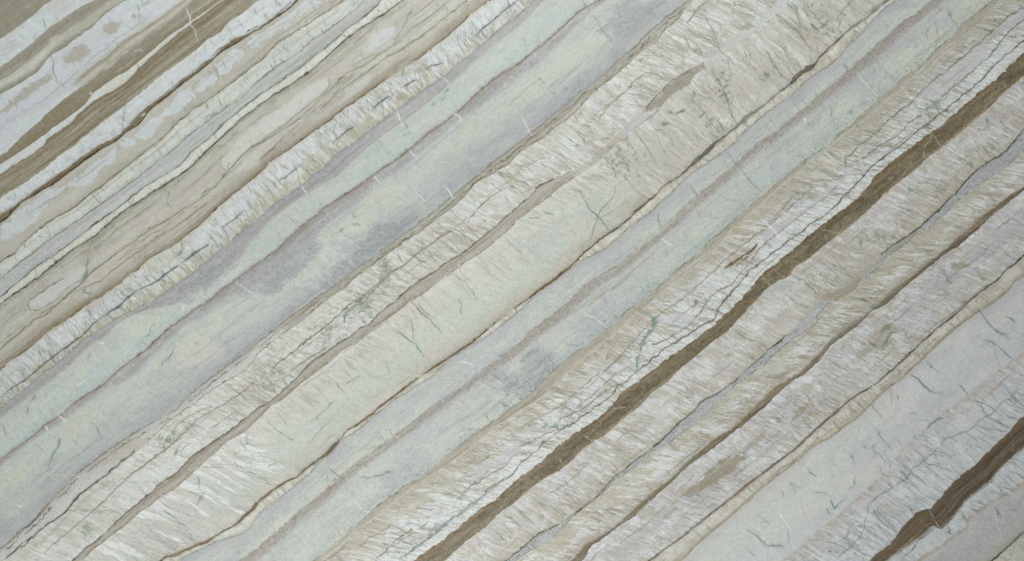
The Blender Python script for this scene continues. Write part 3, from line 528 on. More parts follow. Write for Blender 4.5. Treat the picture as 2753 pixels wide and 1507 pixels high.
    hairs(C24, BSa, 33, 10, 50, (132, 118, 92), .7, .075, seed=91, ur=(320, 2600), dens=.0); hairs(C24, BSa, 20, 8, 45, (140, 130, 108), .5, .06, seed=92, dens=-.1)
    hairs(BSb, C25, 42, 14, 70, (116, 122, 98), .7, .055, seed=93, ur=(1080, 2600), dens=.05); hairs(BSb, C25, 36, 9, 40, (126, 126, 104), .45, .06, seed=94, ur=(-100, 1100), prof=lambda t: np.clip(1-3*t, 0, 1))
    hairs(BSb, C25, 28, 12, 60, (146, 138, 124), .4, .06, seed=95, ur=(-900, -100)); hairs(C24, BSa, 50, 12, 40, (150, 146, 140), .4, .06, seed=96, ur=(-900, 100))
    rec(1.05)
    for k, (s, w, col, a) in enumerate((
        ('A3 50,1410 130,1330 190,1310 230,1260 330,1170 440,1100 510,1045 580,950 700,850 850,740 950,660 1020,600', 3.2, (74, 80, 80), .9), ('A3 140,1250 130,1220 180,1180 240,1140 330,1030', 2.4, (92, 92, 84), .8),
        ('A3 330,1370 430,1280 560,1170 690,1060 780,980 870,890 960,800 1060,720 1180,640 1330,520 1460,400 1500,350 1650,270 1840,150 1940,70', 2.4, (128, 112, 98), .75),
        ('A3 1180,650 1300,540 1400,430 1500,390 1600,310', 2.2, (146, 132, 116), .5), ('A3 1300,470 1340,400 1400,350 1500,300 1600,260', 4, (166, 148, 116), .6),
        ('A3 300,1290 430,1180 560,1050 700,920 850,830', 2, (168, 150, 142), .5), ('A3 250,1330 380,1230 470,1120 600,990 720,890 820,830', 2, (160, 146, 142), .45), ('A3 520,1050 600,1040 720,1060 820,1040', 2.2, (130, 126, 128), .5),
        ('B2 80,1400 120,1350 200,1290 290,1220 360,1160 460,1090 560,1000 640,930 700,880 760,850', 2.8, (126, 108, 86), .8),
        ('B2 780,830 850,770 920,730 960,680 1050,620 1110,580 1180,520 1260,460 1340,405 1380,370 1450,340', 2.8, (126, 110, 90), .75), ('B2 950,680 1080,600 1150,540 1230,490', 4, (164, 150, 132), .6), ('B2 1590,240 1640,180 1690,120 1750,80 1820,30', 3, (124, 108, 84), .7),
        ('B2 440,1010 520,950 600,900 680,840', 2.4, (160, 140, 116), .5), ('B2 1370,360 1450,320 1530,280 1560,250', 4, (170, 150, 124), .6),
        ('C1 600,900 640,820 720,760 790,700', 3, (168, 140, 108), .7), ('C1 830,660 860,620 930,570', 3, (130, 104, 78), .75), ('C1 640,830 760,710 840,650', 2, (150, 132, 110), .5), ('C1 420,1000 520,920 600,840 700,760', 2, (160, 150, 134), .4),
        ('C1 1270,170 1300,120 1350,60 1440,0', 3, (134, 120, 96), .7), ('C1 1280,150 1330,100 1400,30', 2, (150, 134, 108), .5))):
        line(s, w, col, a, wob=2.5, seed=200+k, taper=False, soft=1.6)
    rec(0)
    # beige strip inside it
    band(BSa, BSb, [(0, (150, 140, 122)), (.2, (172, 160, 144)), (.5, (176, 164, 148)), (.9, (170, 156, 138)), (1, (164, 146, 124))], ur=(-900, 960), seed=28, grain=4, jag=2.5, mott=[((184, 176, 162), .6, 200, 6, .1)])
    band(BSa, BSb, [(0, (186, 176, 158)), (1, (184, 172, 154))], ur=(950, 1130), seed=28, alpha=.6, et=5, eb=5)
    rec(1.0)
    poly('C1 510,1240 580,1150 680,1090 790,1040 820,1050 740,1090 650,1150 580,1220 530,1260', (186, 168, 148), .75, 4, 4)
    poly('C1 740,1000 830,920 900,850 970,870 930,920 860,970 800,1020', (180, 180, 184), .85, 3, 3)
    poly('C1 930,845 1000,760 1060,710 1090,660 1180,600 1280,530 1390,480 1400,510 1330,560 1280,630 1180,690 1120,750 1060,800 990,850', (156, 145, 124), .85, 3.5, 4, grain=7)
    line('C1 935,840 1000,760 1060,700 1150,610 1240,560 1350,490', 3.5, (122, 110, 92), .7); poly('C1 1150,640 1210,600 1200,650 1160,680', (150, 144, 140), .8, 2, 2)
    poly('C1 1370,410 1460,370 1500,380 1490,420 1420,450 1400,450', (176, 178, 182), .85, 3, 2); poly('C1 1500,350 1620,280 1730,230 1680,280 1600,330 1530,370', (186, 180, 178), .75, 3, 3)
    poly('C1 1770,190 1800,130 1880,70 1974,10 1974,70 1880,130 1830,170', (184, 186, 190), .75, 4, 3); poly('C1 1640,220 1720,170 1780,190 1730,220', (176, 158, 130), .7, 3, 3)
    line('C1 870,970 940,920 1040,840 1080,780', 2.2, (132, 120, 102), .6)
    rec(0)
    cline(BSa, 0, 2.6, (112, 104, 86), .75, brk=.2, ur=(-900, 900), seed=34); cline(BSb, 0, 2.4, (146, 122, 96), .55, brk=.3, ur=(-900, 960), seed=35, jag=3)
    dots(BSb, -7, 4, 160, (100, 98, 84), seed=6, ur=(-600, 950)); line('B2 1090,825 1095,855 1110,890', 2.2, (104, 104, 84), .8)
    cracks(BSb, C25, 40, 50, 14, 46, 1.8, (146, 154, 138), .55, 301, (0, .6), (-700, 1050)); cracks(BSb, C25, 40, 46, 18, 60, 2.4, (108, 122, 96), .8, 302, (0, .9), (1050, 2300)); cracks(C24, BSa, 60, 36, 14, 50, 2.2, (126, 126, 104), .7, 303, (0, .9))
    rec(1.0)
    for k, (s, w, a) in enumerate((('B2 1860,390 1880,420 1974,510', 3, .4), ('B2 1150,880 1230,960 1300,1030 1370,1110', 2.4, .7), ('B2 1140,1000 1150,1080 1160,1130 1160,1170', 2.2, .6), ('B2 1050,1100 1090,1140 1180,1200 1240,1290', 3.2, .7), ('B2 1510,830 1520,900 1520,970', 2, .55), ('B2 1440,650 1540,720 1600,790 1640,850', 2, .5),
        ('C2 430,20 480,100 540,190 600,240 660,330 700,345', 2.8, .8), ('C2 720,10 700,80 640,140 600,190 570,280 540,380 490,430 465,470', 2.6, .7), ('C2 170,190 200,205 240,210', 3, .7), ('C2 60,240 130,250', 3, .6), ('C2 0,550 60,580', 3, .5), ('A3 1740,640 1800,700 1880,750 1974,800', 2.6, .5), ('A3 1870,480 1880,520 1865,550', 3, .6),
        ('A3 1500,780 1510,820 1515,870', 7, .45), ('A3 1540,920 1520,960 1490,1000', 3, .7), ('A3 1250,1050 1320,1100 1380,1150 1400,1170', 3.4, .75), ('A3 1400,1170 1440,1220 1470,1290', 2, .6), ('B3 580,80 620,140 640,160', 2.6, .6), ('B3 50,370 130,440 230,500 270,520', 2.4, .55), ('B3 0,790 60,830', 2.6, .7),
        ('B3 430,350 500,270 560,210', 3.4, .5), ('C1 1360,80 1440,200 1500,360 1560,450 1600,560', 2.2, .6), ('C1 1450,530 1500,630 1560,740 1600,860 1640,950', 2.6, .65), ('C1 1110,840 1160,865 1250,830', 6, .75), ('C1 1060,945 1130,930', 7, .75), ('C1 1030,990 1080,990', 4, .8), ('C1 1340,890 1400,850', 4.5, .7), ('C1 1850,550 1890,580', 4, .8), ('C1 1240,270 1270,340 1300,390', 2.6, .7), ('C1 1310,680 1320,720 1280,790', 6, .4),
        ('C1 1870,390 1910,470 1945,530', 2.6, .7), ('C1 1730,400 1735,480', 2, .5), ('C1 610,1190 700,1260 720,1350', 2.4, .65), ('C1 880,1000 950,1110 1020,1220', 2.2, .55), ('D1 180,20 240,80', 6, .6), ('D1 330,10 350,80 420,160 530,250', 3, .65), ('D1 350,190 420,240', 5, .7), ('D1 560,130 620,60 680,10', 4, .7), ('D1 570,210 590,150', 6, .5), ('D1 130,150 230,220 320,320 370,400', 2.6, .6), ('D1 0,370 50,440 110,530 150,600', 2.4, .6), ('D1 0,560 50,590', 4.5, .7),
        ('C2 880,40 930,80 960,100', 3, .6))):
        line(s, w, (96, 124, 102), a*.9, wob=2.5, seed=400+k, brk=.12)
    rng = np.random.default_rng(8)
    for x, y, dx, dy, n in ((1480, 0, 0, 0, 0), (700+940/2.82, 500+660/2.82, 8, 22, 60), (700+750/2.82, 500+900/2.82, 22, 20, 70), (700+500/2.82, 500+1120/2.82, 26, 20, 40), (1400+740/2.82, 1200/2.82, 30, 24, 90), (1400+1540/2.82, 680/2.82, 14, 26, 60), (1400+1500/2.82, 990/2.82, 22, 16, 40), (1270/2.82, 1000+520/2.82, 26, 18, 50), (2053+440/2.82, 190/2.82, 36, 30, 60), (650/2.82, 1000+1190/2.82, 10, 14, 25), (700+100/2.82, 1000+60/2.82, 34, 22, 50)):
        for _ in range(n):
            px, py = x+rng.normal(0, dx), y+rng.normal(0, dy); a = np.radians(rng.choice([-50, -40, 35, 60])+rng.normal(0, 15)); l = rng.uniform(4, 13)
            line([(px, py), (px+l*np.cos(a), py+l*np.sin(a))], rng.uniform(1, 2), [(92, 112, 94), (118, 134, 112), (140, 146, 120)][rng.integers(3)], rng.uniform(.25, .7), wob=2.5, seed=int(rng.integers(999)), halo=.4)
    line('B2 960,605 930,670 915,730 870,770 790,840 720,910 650,960 620,1050 590,1100', 5, (110, 132, 118), .7, brk=.3, wob=4); line('B2 500,1220 420,1270 330,1330 230,1395', 4, (112, 134, 120), .75, brk=.15)
    rec(0)
    # thin dark seam and its cream rim
    band(C25, C26, [(0, (190, 186, 170)), (.3, (205, 203, 190)), (.7, (202, 199, 184)), (1, (184, 176, 156))], seed=29, jag=2.5, mott=[((194, 182, 156), .6, 30, 20, .15)])
    feather(C25, C26, 48, 7, 26, (178, 164, 136), .6, .35, seed=97); hairs(C25, C26, 55, 10, 26, (134, 124, 98), .6, .09, seed=98)
    cline(C26, 0, 2.8, (118, 108, 84), .8, brk=.1, seed=36)
    cline(C25, 0, 3, (112, 92, 72), .8, brk=.15, seed=37)
    rec(1.0)
    for s, w, col in (('A3 1270,1400 1350,1375 1430,1335 1560,1282 1640,1230', 8, (126, 110, 86)), ('A3 1780,1160 1850,1092 1920,1030 1974,962', 9, (112, 98, 78)), ('B3 0,965 60,920 130,870 220,810', 6, (124, 104, 80)), ('B3 300,760 370,710 430,670 500,620 560,560 605,520', 9, (120, 106, 86)), ('B3 500,610 560,560 600,520', 12, (110, 98, 80)), ('B3 640,450 760,375 850,310 900,262 1000,190 1100,112 1200,40', 5, (118, 92, 70)),
                      ('B2 1260,1410 1350,1350 1440,1290 1550,1220 1620,1175', 7, (116, 96, 76)), ('C2 100,810 200,745 290,680 370,615 430,560', 4, (106, 84, 64)), ('C2 860,200 900,170 940,140', 5, (90, 84, 76)), ('C2 700,330 770,290', 7, (140, 136, 132)), ('C2 620,385 690,345 760,300', 3, (90, 88, 84)),
                      ('C1 1270,1270 1330,1215 1400,1160 1440,1120 1480,1080 1505,1060', 12, (106, 98, 86)), ('C1 1505,1060 1600,990 1650,930', 4, (100, 96, 92)), ('C1 1640,950 1700,900 1760,850 1830,810', 9, (134, 128, 122)), ('C1 1140,1370 1200,1340 1270,1270', 3, (110, 104, 92)),
                      ('D1 200,640 260,575 300,545 350,515 400,480', 14, (102, 94, 82)), ('D1 60,750 130,690 200,640', 4, (116, 116, 116)), ('D1 500,360 600,270', 4, (106, 98, 86)), ('D1 620,250 680,200 760,150', 6, (138, 136, 140)), ('D1 780,110 850,60 930,0', 7, (140, 134, 130)), ('D1 410,450 450,410 500,360', 3, (96, 88, 76))):
        line(s, w, col, .88, wob=1.8, wvar=.5, seed=int(w*10)+len(s))
    rec(0)
    # pale green and lilac layer
    band(C26, C28, [(0, (178, 181, 183)), (.18, (186, 193, 184)), (.42, (190, 197, 183)), (.6, (182, 188, 184)), (.8, (184, 196, 186)), (1, (178, 190, 180))], seed=30, grain=4, et=3, mott=[((172, 174, 182), .6, 110, 35, .15), ((196, 198, 180), .55, 110, 30, .2)])
    grad(C26, 34, (168, 168, 174), .75, grainy=.4, ur=(-900, 2600), seed=35)
    for s, a in (('C3 0,0 180,0 150,90 60,170 0,220', .8), ('B3 1780,30 1974,0 1974,200 1900,180 1820,100', .8), ('C2 0,1280 100,1180 180,1190 300,1260 320,1390 0,1410', .75), ('B3 1050,560 1250,580 1300,700 1150,820 980,880 930,830', .55), ('C2 330,1050 500,950 620,1000 700,1080 600,1180 450,1100', .45), ('D1 680,480 900,380 1060,300 1180,260 1050,420 900,480 830,700 750,780', .55), ('D1 430,760 560,620 700,560 640,700 480,850 300,960', .4), ('C2 760,380 980,360 900,450 780,520', .0), ('B3 0,1100 200,930 330,830 380,860 250,1000 100,1120 0,1200', .5), ('D1 880,50 1000,0 1260,0 1100,60 950,120', .5), ('B3 420,680 560,620 640,560 700,560 560,680', .5)):
        poly(s, (164, 165, 173), a, 12, 9, grain=9)
    poly('D1 960,470 1080,380 1180,400 1120,470 1060,530 980,530', (198, 200, 178), .7, 9, 4); poly('D1 540,820 640,750 700,780 660,850 580,880', (196, 204, 180), .6, 12, 4); poly('D1 1440,110 1560,20 1700,0 1680,90 1560,160 1460,180', (194, 192, 172), .6, 9, 4); poly('D1 1250,240 1310,230 1320,300 1260,300', (196, 184, 172), .7, 8, 3)
    poly('B3 1720,60 1820,0 1974,0 1974,190 1880,150 1800,110', (146, 149, 156), .8, 9, 6, grain=12); poly('C3 0,0 160,0 140,60 60,130 0,190', (146, 149, 156), .8, 9, 6, grain=12); poly('C2 0,1300 110,1220 260,1290 300,1400 0,1410', (148, 151, 158), .75, 9, 6, grain=12)
    hw = 13
    class Off:
        def __init__(s, cv, o): s.cv, s.o = cv, o
        def __call__(s, u, off=0): return s.cv(u, off+s.o + 6*np.sin(u/170+s.o)*np.sign(s.o))
    band(Off(M2, -11), Off(M2, 12), [(0, (160, 146, 132)), (.3, (168, 154, 144)), (.7, (168, 156, 150)), (1, (176, 172, 172))], et=6, eb=10, jag=3, seed=31, grain=8, alpha=.9)
    cline(M2, -11, 2, (142, 128, 110), .5, brk=.4)
    line('C2 520,900 640,800 740,750 850,640 940,560 1010,510', 3.4, (176, 158, 148), .7, soft=3, taper=False); line('B3 0,1400 150,1290 350,1110 500,980 640,870 720,800', 3.4, (176, 158, 150), .6, soft=3)
    band(C28, C29, [(0, (170, 168, 148)), (.35, (178, 164, 142)), (1, (184, 170, 150))], seed=32, grain=4, et=8, eb=8)
    cline(C28, 0, 2, (116, 122, 102), .6, brk=.4, seed=38); dots(C28, -9, 7, 620, (84, 98, 86), seed=7, ur=(-200, 2200)); dots(M2, 0, 50, 500, (130, 138, 132), seed=77, ur=(-400, 2300), r=(1, 2), amt=.5)
    # white fan layer crossed by three seams
    band(C29, C30, [(0, (190, 182, 160)), (.2, (196, 196, 186)), (.5, (197, 202, 203)), (1, (200, 206, 200))], seed=33, jag=4, mott=[((188, 188, 196), .55, 80, 30, .2)])
    feather(C29, C30, 14, 7, 44, (186, 174, 150), .85, .22, top=.8, seed=101, warp=.8, prof=lambda t: -.30*t)
    feather(C29, C30, 22, 5, 36, (176, 162, 130), .6, .35, top=.6, seed=102, prof=lambda t: -.2*t); feather(C29, C30, 12, 6, 60, (208, 213, 212), .65, .3, seed=103)
    hairs(C29, C30, 14, 9, 50, (132, 122, 100), .65, .07, seed=104, dens=.0); hairs(C29, C30, 26, 8, 30, (134, 132, 112), .5, .07, seed=105, dens=-.1)
    rec(1.12)
    for k, (s, w, col, a) in enumerate((
        ('D1 1974,60 1860,120 1740,230 1650,320 1500,440 1400,530 1300,600 1200,690 1130,760 1050,830 950,910 850,1010 760,1080 670,1160 620,1200 615,1260', 2.6, (118, 104, 100), .75),
        ('C2 1974,220 1850,330 1740,400 1600,520 1400,700 1250,830 1130,920 1040,980 940,1080 800,1240 700,1340 640,1400', 2.4, (138, 120, 112), .7), ('C3 600,0 500,80 400,170 300,250 180,320 70,380', 2.4, (150, 130, 110), .7), ('B3 1974,540 1880,620 1780,620 1690,660 1560,760 1500,830', 2.2, (138, 122, 104), .6),
        ('D1 1974,150 1850,250 1770,350 1700,440 1600,520 1500,610 1400,690 1350,750', 3, (116, 102, 98), .75), ('D1 1200,870 1100,930 1060,980 1000,1040 870,1110 780,1180 700,1230', 2.4, (120, 108, 104), .7),
        ('D2 560,0 430,110 280,220 130,340 0,440 C2 1600,740 1500,790 1430,850 1380,930 1310,1020 1240,1080 1130,1150 1000,1200', 2.4, (124, 108, 98), .75),
        ('D1 1974,310 1850,410 1740,500 1680,580 1550,690 1450,770 1350,860 1250,930 1150,1010 1050,1090 950,1160 830,1250 700,1400 D2 600,80 560,140 480,210 350,290 300,340 220,390 150,450 60,510 0,560 C2 1720,650 1640,760 1550,860 1500,920 1470,1000 1350,1070 1210,1160 1080,1240 960,1340 880,1400', 3.2, (110, 96, 88), .8),
        ('D2 380,0 270,100 170,190 90,250 0,310', 2.2, (134, 116, 108), .6), ('C3 870,0 800,70 700,110 600,170 530,230 440,290 330,340 260,390', 2.2, (128, 112, 96), .7), ('C3 720,0 650,80 530,180 420,270', 2.2, (130, 114, 98), .6),
        ('C3 740,100 680,190 580,250 500,310 400,380 300,440 180,520 150,560 80,630 0,690 B3 1880,800 1700,900', 2.8, (118, 102, 90), .75), ('C3 330,420 200,460 60,530 0,560 B3 1870,690 1700,800 1600,860 1530,930 1470,980', 2.4, (130, 116, 104), .65),
        ('B3 1974,600 1850,690 1750,720 1640,820 1540,900', 2.2, (138, 122, 112), .5), ('B3 1150,1190 1050,1250 960,1340 880,1400', 2.6, (112, 104, 98), .75), ('B3 1000,1150 900,1220 820,1260 750,1320', 2.2, (132, 112, 88), .65), ('B3 1270,1130 1180,1200 1080,1260 1000,1320', 2.2, (132, 118, 106), .6),
        ('C2 1790,440 1750,490 1680,530 1640,560 1600,590 1550,615', 5.5, (116, 98, 74), .9), ('C2 1740,515 1710,545 1630,600', 3.5, (140, 116, 84), .7), ('C2 1330,870 1325,900 1310,915', 4, (110, 112, 110), .8))):
        line(s, w, col, a, wob=2.5, seed=500+k, taper=False, soft=1.5)
    for s, a in (('B3 1860,790 1780,860 1680,940 1580,1020 1500,1080 1400,1150', .6), ('B3 1500,1080 1420,1140 1320,1220 1200,1310 1070,1400', .8)):
        line(s, 7, (122, 128, 128), a, wob=3, brk=.1, seed=9)
    poly('D1 1974,60 1850,150 1720,270 1660,330 1700,290 1850,240 1974,140', (178, 178, 186), .7, 4, 3); poly('D1 1650,330 1560,420 1360,560 1200,690 1130,760 1300,720 1400,690 1500,600 1600,510 1700,430', (182, 182, 190), .5, 7, 4); poly('D2 520,0 430,60 280,190 130,270 0,330 0,420 130,340 280,220 430,110 560,0', (184, 180, 184), .8, 4, 3); poly('B3 1974,490 1850,590 1780,650 1690,670 1560,760 1640,820 1740,720 1880,680 1974,600', (188, 184, 186), .6, 5, 3)
    poly('C2 1080,960 1280,970 1340,1010 1250,1060 1050,1030', (188, 190, 198), .7, 6, 3)
    for s, w, a in (('C2 1030,990 1010,1050 970,1120 930,1180 900,1250 890,1330 880,1400', 9, .75), ('C2 870,930 930,950 980,980 1030,1000', 12, .35), ('C3 140,420 230,400 320,410 400,380', 11, .55), ('D1 1230,820 1290,790 1330,770', 14, .45), ('D1 1150,820 1230,830 1310,790 1420,730', 4, .6), ('B3 1400,1150 1320,1190 1280,1240', 12, .4), ('C3 0,430 60,400 100,420', 6, .4), ('D1 1100,730 1150,790 1180,830', 3, .5), ('D1 490,1140 530,1170 580,1210', 6, .45), ('D1 620,1250 670,1270', 12, .4)):
        line(s, w, (120, 142, 126), a, wob=5, brk=.12, wvar=.6, seed=int(w*7))
    rec(0)
    grad(C30, 9, (206, 202, 184), .7, side=-1)
    # dark brown layer
    band(C30, C31, [(0, (142, 120, 97)), (.22, (132, 113, 92)), (.55, (126, 115, 96)), (.8, (131, 121, 103)), (1, (142, 122, 100))], seed=34, grain=8, jag=4.5, et=4, mott=[((112, 104, 87), .7, 90, 12, .1), ((144, 131, 109), .6, 110, 9, .2), ((98, 92, 76), .5, 40, 9, .45)])
    band(Off(C31, -9), C31, [(0, (132, 112, 88)), (1, (136, 116, 92))], seed=35, grain=4, alpha=.6, et=4)
    cline(C30, 1, 3.5, (112, 88, 62), .6, brk=.2, seed=39, jag=3)
    line('D1 980,1400 1090,1290 1200,1200 1350,1110 1520,970 1650,860 1700,790 1850,680 1974,600', 2.2, (176, 164, 142), .85, wob=1.5, taper=False); line('D2 200,660 300,565 400,500 600,330 700,260 820,160', 2, (170, 158, 136), .75, taper=False); line('C3 1170,0 1100,60 1000,130 880,250 740,370 600,480 540,520', 2.2, (172, 158, 134), .8, taper=False)
    for s, w in (('D2 400,400 500,320 600,240 700,170', 3), ('C3 1130,10 1060,60 980,110 930,170', 9), ('C3 370,640 330,660 290,660', 9), ('C3 560,480 500,520 440,540', 8), ('C3 860,230 760,330 680,400', 3), ('C3 400,560 340,590 280,600', 3), ('D2 620,210 700,160 780,60', 4)):
        line(s, w, (96, 92, 78), .6, wob=4, brk=.2, seed=int(w*9))
    dots(C30, 34, 11, 260, (90, 84, 68), seed=18, ur=(300, 2300), r=(.8, 2.6), amt=.6)
    dots(C30, 28, 9, 240, (92, 82, 64), seed=8, ur=(300, 2300), r=(1.5, 4), amt=.6); dots(C30, 22, 9, 30, (140, 130, 108), seed=9, ur=(300, 2300), amt=.5)
    for k, s in enumerate(('D1 1270,1020 1250,1080 1220,1120 1210,1180 1230,1190', 'D1 1280,1025 1310,1050 1330,1100 1340,1120', 'C2 1830,690 1860,720 1900,750', 'C3 690,265 730,270 790,260', 'C3 530,480 490,490 540,520', 'C3 290,650 310,690', 'B3 1780,950 1830,970', 'D1 940,1340 970,1370', 'D2 440,330 520,350 580,350')):
        line(s, 2.6, (186, 178, 156), .75, wob=2.5, seed=600+k)
    # feathered layer below it
    band(C31, C32, [(0, (190, 180, 164)), (.3, (196, 195, 192)), (.6, (194, 194, 190)), (.9, (188, 178, 158)), (1, (178, 164, 138))], seed=36, jag=3, mott=[((186, 170, 158), .7, 70, 24, .05), ((186, 184, 194), .5, 90, 30, .2)])
    feather(C31, C32, 27, 13, 70, (188, 176, 154), .8, .16, bot=.5, seed=111, warp=1.2); feather(C31, C32, 30, 9, 60, (204, 208, 212), .7, .3, seed=112); feather(C31, C32, 20, 6, 40, (178, 160, 132), .5, .42, seed=113, bot=.3)
    hairs(C31, C32, 27, 12, 60, (122, 120, 98), .6, .06, seed=114, dens=-.05); hairs(C31, C32, 48, 14, 50, (150, 144, 124), .35, .06, seed=115, dens=-.1)
    rec(.8)
    for s, a in (('D2 380,560 520,480 560,560 440,600', .5), ('D2 740,540 800,540 860,570 780,620 720,600', .6), ('D1 1740,850 1850,800 1900,830 1830,890 1750,890', .6), ('D2 560,460 640,440 700,470 600,480', .5), ('C3 780,480 900,420 940,400 850,460 760,500', .5), ('C3 420,620 560,560 600,640 450,700 330,760', .4), ('C3 0,1060 120,980 230,970 160,1050 0,1110', .5), ('D1 1500,1130 1620,1100 1640,1150 1540,1170', .5)):
        poly(s, (182, 164, 152), a, 9, 5)
    poly('D2 0,810 60,760 150,710 220,690 200,730 80,790 0,860', (172, 182, 182), .8, 4, 3); poly('D1 1450,1080 1500,1040 1540,1060 1500,1090', (150, 168, 162), .7, 4, 4)
    for k, (s, w, a) in enumerate((('D2 230,680 310,730 370,790 430,830', 4, .7), ('D2 340,570 400,630 480,690 560,740', 4, .6), ('D2 190,840 260,890 340,920', 2.6, .6), ('D2 700,370 740,400 730,450', 12, .5), ('D2 820,330 860,360 880,420', 8, .45), ('D2 960,370 1010,390', 9, .5), ('D2 1090,10 1130,40', 10, .6), ('D2 910,360 930,400', 6, .5), ('D2 820,650 880,640 940,650', 5, .45), ('C3 440,700 500,680 540,690', 5, .5), ('C3 140,1100 150,1160', 6, .5), ('C3 340,1060 330,1110', 9, .35), ('D2 450,700 560,770', 4, .6), ('D1 1690,900 1710,960', 7, .6), ('D1 1480,1190 1530,1220', 5, .6), ('D1 1550,1240 1590,1270', 8, .6), ('D1 1660,1100 1700,1150 1720,1190', 4, .55), ('D1 1620,980 1680,990', 5, .5), ('C2 1630,1100 1720,1150 1800,1180 1880,1210', 7, .55), ('C3 330,800 400,900 450,980', 4, .4), ('D1 1790,930 1840,950', 4, .4))):
        line(s, w, (100, 128, 106), a*.95, wob=4, brk=.15, seed=700+k, wvar=.6)
    line('C3 800,350 860,365 930,370 1050,375', 2, (206, 204, 192), .8)
    rec(0)
    # grey lilac seam strip
    grad(C32, 16, (176, 160, 130), .65, side=-1)
    band(C32, C33, [(0, (160, 160, 162)), (.5, (168, 168, 172)), (1, (166, 164, 164))], seed=37, grain=6, jag=2, et=2, mott=[((176, 180, 180), .5, 50, 10, .1)])
    for s in ('D2 440,840 500,820 600,770 720,690 760,660 740,720 680,790 560,870 480,870', 'D2 770,660 860,570 940,500 1040,420 1140,350 1180,330 1160,370 1060,420 980,500 900,560'):
        poly(s, (164, 148, 122), .85, 4, 3)
    cline(C32, 0, 2.8, (94, 96, 82), .8, brk=.2, seed=40, ur=(100, 1150)); cline(C32, 0, 2.8, (94, 96, 82), .85, seed=41, ur=(1480, 2600)); cline(C33, 0, 2.2, (104, 104, 94), .7, brk=.35, seed=42, jag=3)
    dots(C32, 10, 5, 330, (88, 90, 84), seed=10, ur=(0, 1180)); dots(C32, 14, 5, 120, (88, 90, 84), seed=11, ur=(1480, 2100))
    line('C3 330,1160 500,1000 640,860', 4, (134, 116, 90), .6)
    # next feathered layer
    band(C33, C34, [(0, (184, 174, 152)), (.2, (190, 184, 166)), (.55, (198, 200, 200)), (.85, (192, 186, 176)), (1, (166, 152, 134))], seed=38, jag=3, mott=[((188, 176, 154), .6, 80, 20, .2)])
    feather(C33, C34, 10, 7, 50, (188, 176, 152), .85, .22, top=.75, bot=.35, seed=121); feather(C33, C34, 8, 7, 60, (206, 210, 214), .7, .28, seed=122); feather(C33, C34, 18, 5, 40, (174, 158, 128), .5, .4, seed=125, top=.3)
    hairs(C33, C34, 12, 9, 50, (134, 126, 100), .6, .07, seed=123, dens=-.02); hairs(C33, C34, 60, 16, 40, (130, 134, 112), .4, .06, seed=124, dens=-.2)
    grad(C34, 30, (166, 150, 132), .6, side=-1)
    band(C34, C35, [(0, (146, 131, 112)), (.3, (126, 110, 90)), (.8, (116, 101, 82)), (1, (108, 96, 80))], seed=39, grain=6, jag=2.5, et=4, along=[(1180, 1400, (146, 140, 132), .6), (380, 820, (140, 128, 112), .4)], mott=[((158, 144, 126), .5, 90, 7, .15)])
    cline(C35, 0, 3, (92, 88, 80), .75, brk=.15, seed=43); dots(C35, -8, 6, 160, (92, 90, 84), seed=12, ur=(100, 900))
    # lilac blotched feather layer
    band(C35, C36, [(0, (196, 198, 202)), (.3, (190, 188, 190)), (.6, (186, 184, 186)), (1, (194, 193, 192))], seed=40, jag=3, mott=[((186, 170, 152), .6, 60, 24, .05), ((168, 168, 178), .6, 80, 26, .3)])
    feather(C35, C36, 22, 7, 44, (186, 174, 154), .8, .18, seed=131, bot=.3); feather(C35, C36, 18, 6, 44, (204, 207, 212), .7, .25, seed=132, top=.25); feather(C35, C36, 34, 5, 30, (174, 158, 136), .5, .35, seed=135)
    hairs(C35, C36, 24, 8, 40, (130, 120, 104), .65, .08, seed=133, dens=.0); hairs(C35, C36, 50, 11, 34, (122, 130, 116), .4, .07, seed=134, dens=-.1)
    rec(.9)
    poly('C3 1220,930 1270,880 1330,860 1400,790 1450,720 1530,650 1660,620 1720,640 1640,720 1560,780 1440,850 1340,920 1270,950', (152, 137, 114), .85, 5, 6, grain=8); poly('C3 1690,560 1780,490 1860,450 1840,500 1760,570 1700,620', (162, 148, 126), .7, 4, 4)
    poly('D2 690,1270 740,1230 820,1190 850,1130 900,1070 960,1040 1020,1050 1040,1100 960,1150 920,1220 840,1240 770,1290 720,1300', (160, 149, 128), .6, 6, 6, grain=7); poly('D3 220,340 300,260 340,230 330,270 260,350 200,370', (158, 142, 118), .7, 4, 4)
    poly('D2 1300,720 1400,650 1520,630 1560,640 1480,700 1400,760 1310,800 1250,780', (168, 168, 176), .7, 5, 4); poly('D2 1560,490 1700,420 1830,250 1974,160 1974,280 1850,380 1740,470 1640,560 1580,560', (172, 170, 178), .5, 8, 6); poly('D2 1000,960 1100,900 1200,940 1130,1020 1040,1040', (168, 168, 176), .5, 6, 5)
    poly('C3 880,1070 960,1010 1030,1040 1000,1090 920,1110', (182, 166, 140), .7, 4, 4); poly('C3 1060,1100 1100,1050 1180,1010 1190,1040 1120,1090', (140, 140, 120), .5, 4, 4); poly('D2 1400,590 1520,570 1560,620 1450,640', (160, 146, 118), .7, 4, 5); poly('C3 560,1410 760,1290 900,1200 1080,1100 1060,1150 900,1270 750,1400', (176, 164, 160), .6, 7, 5)
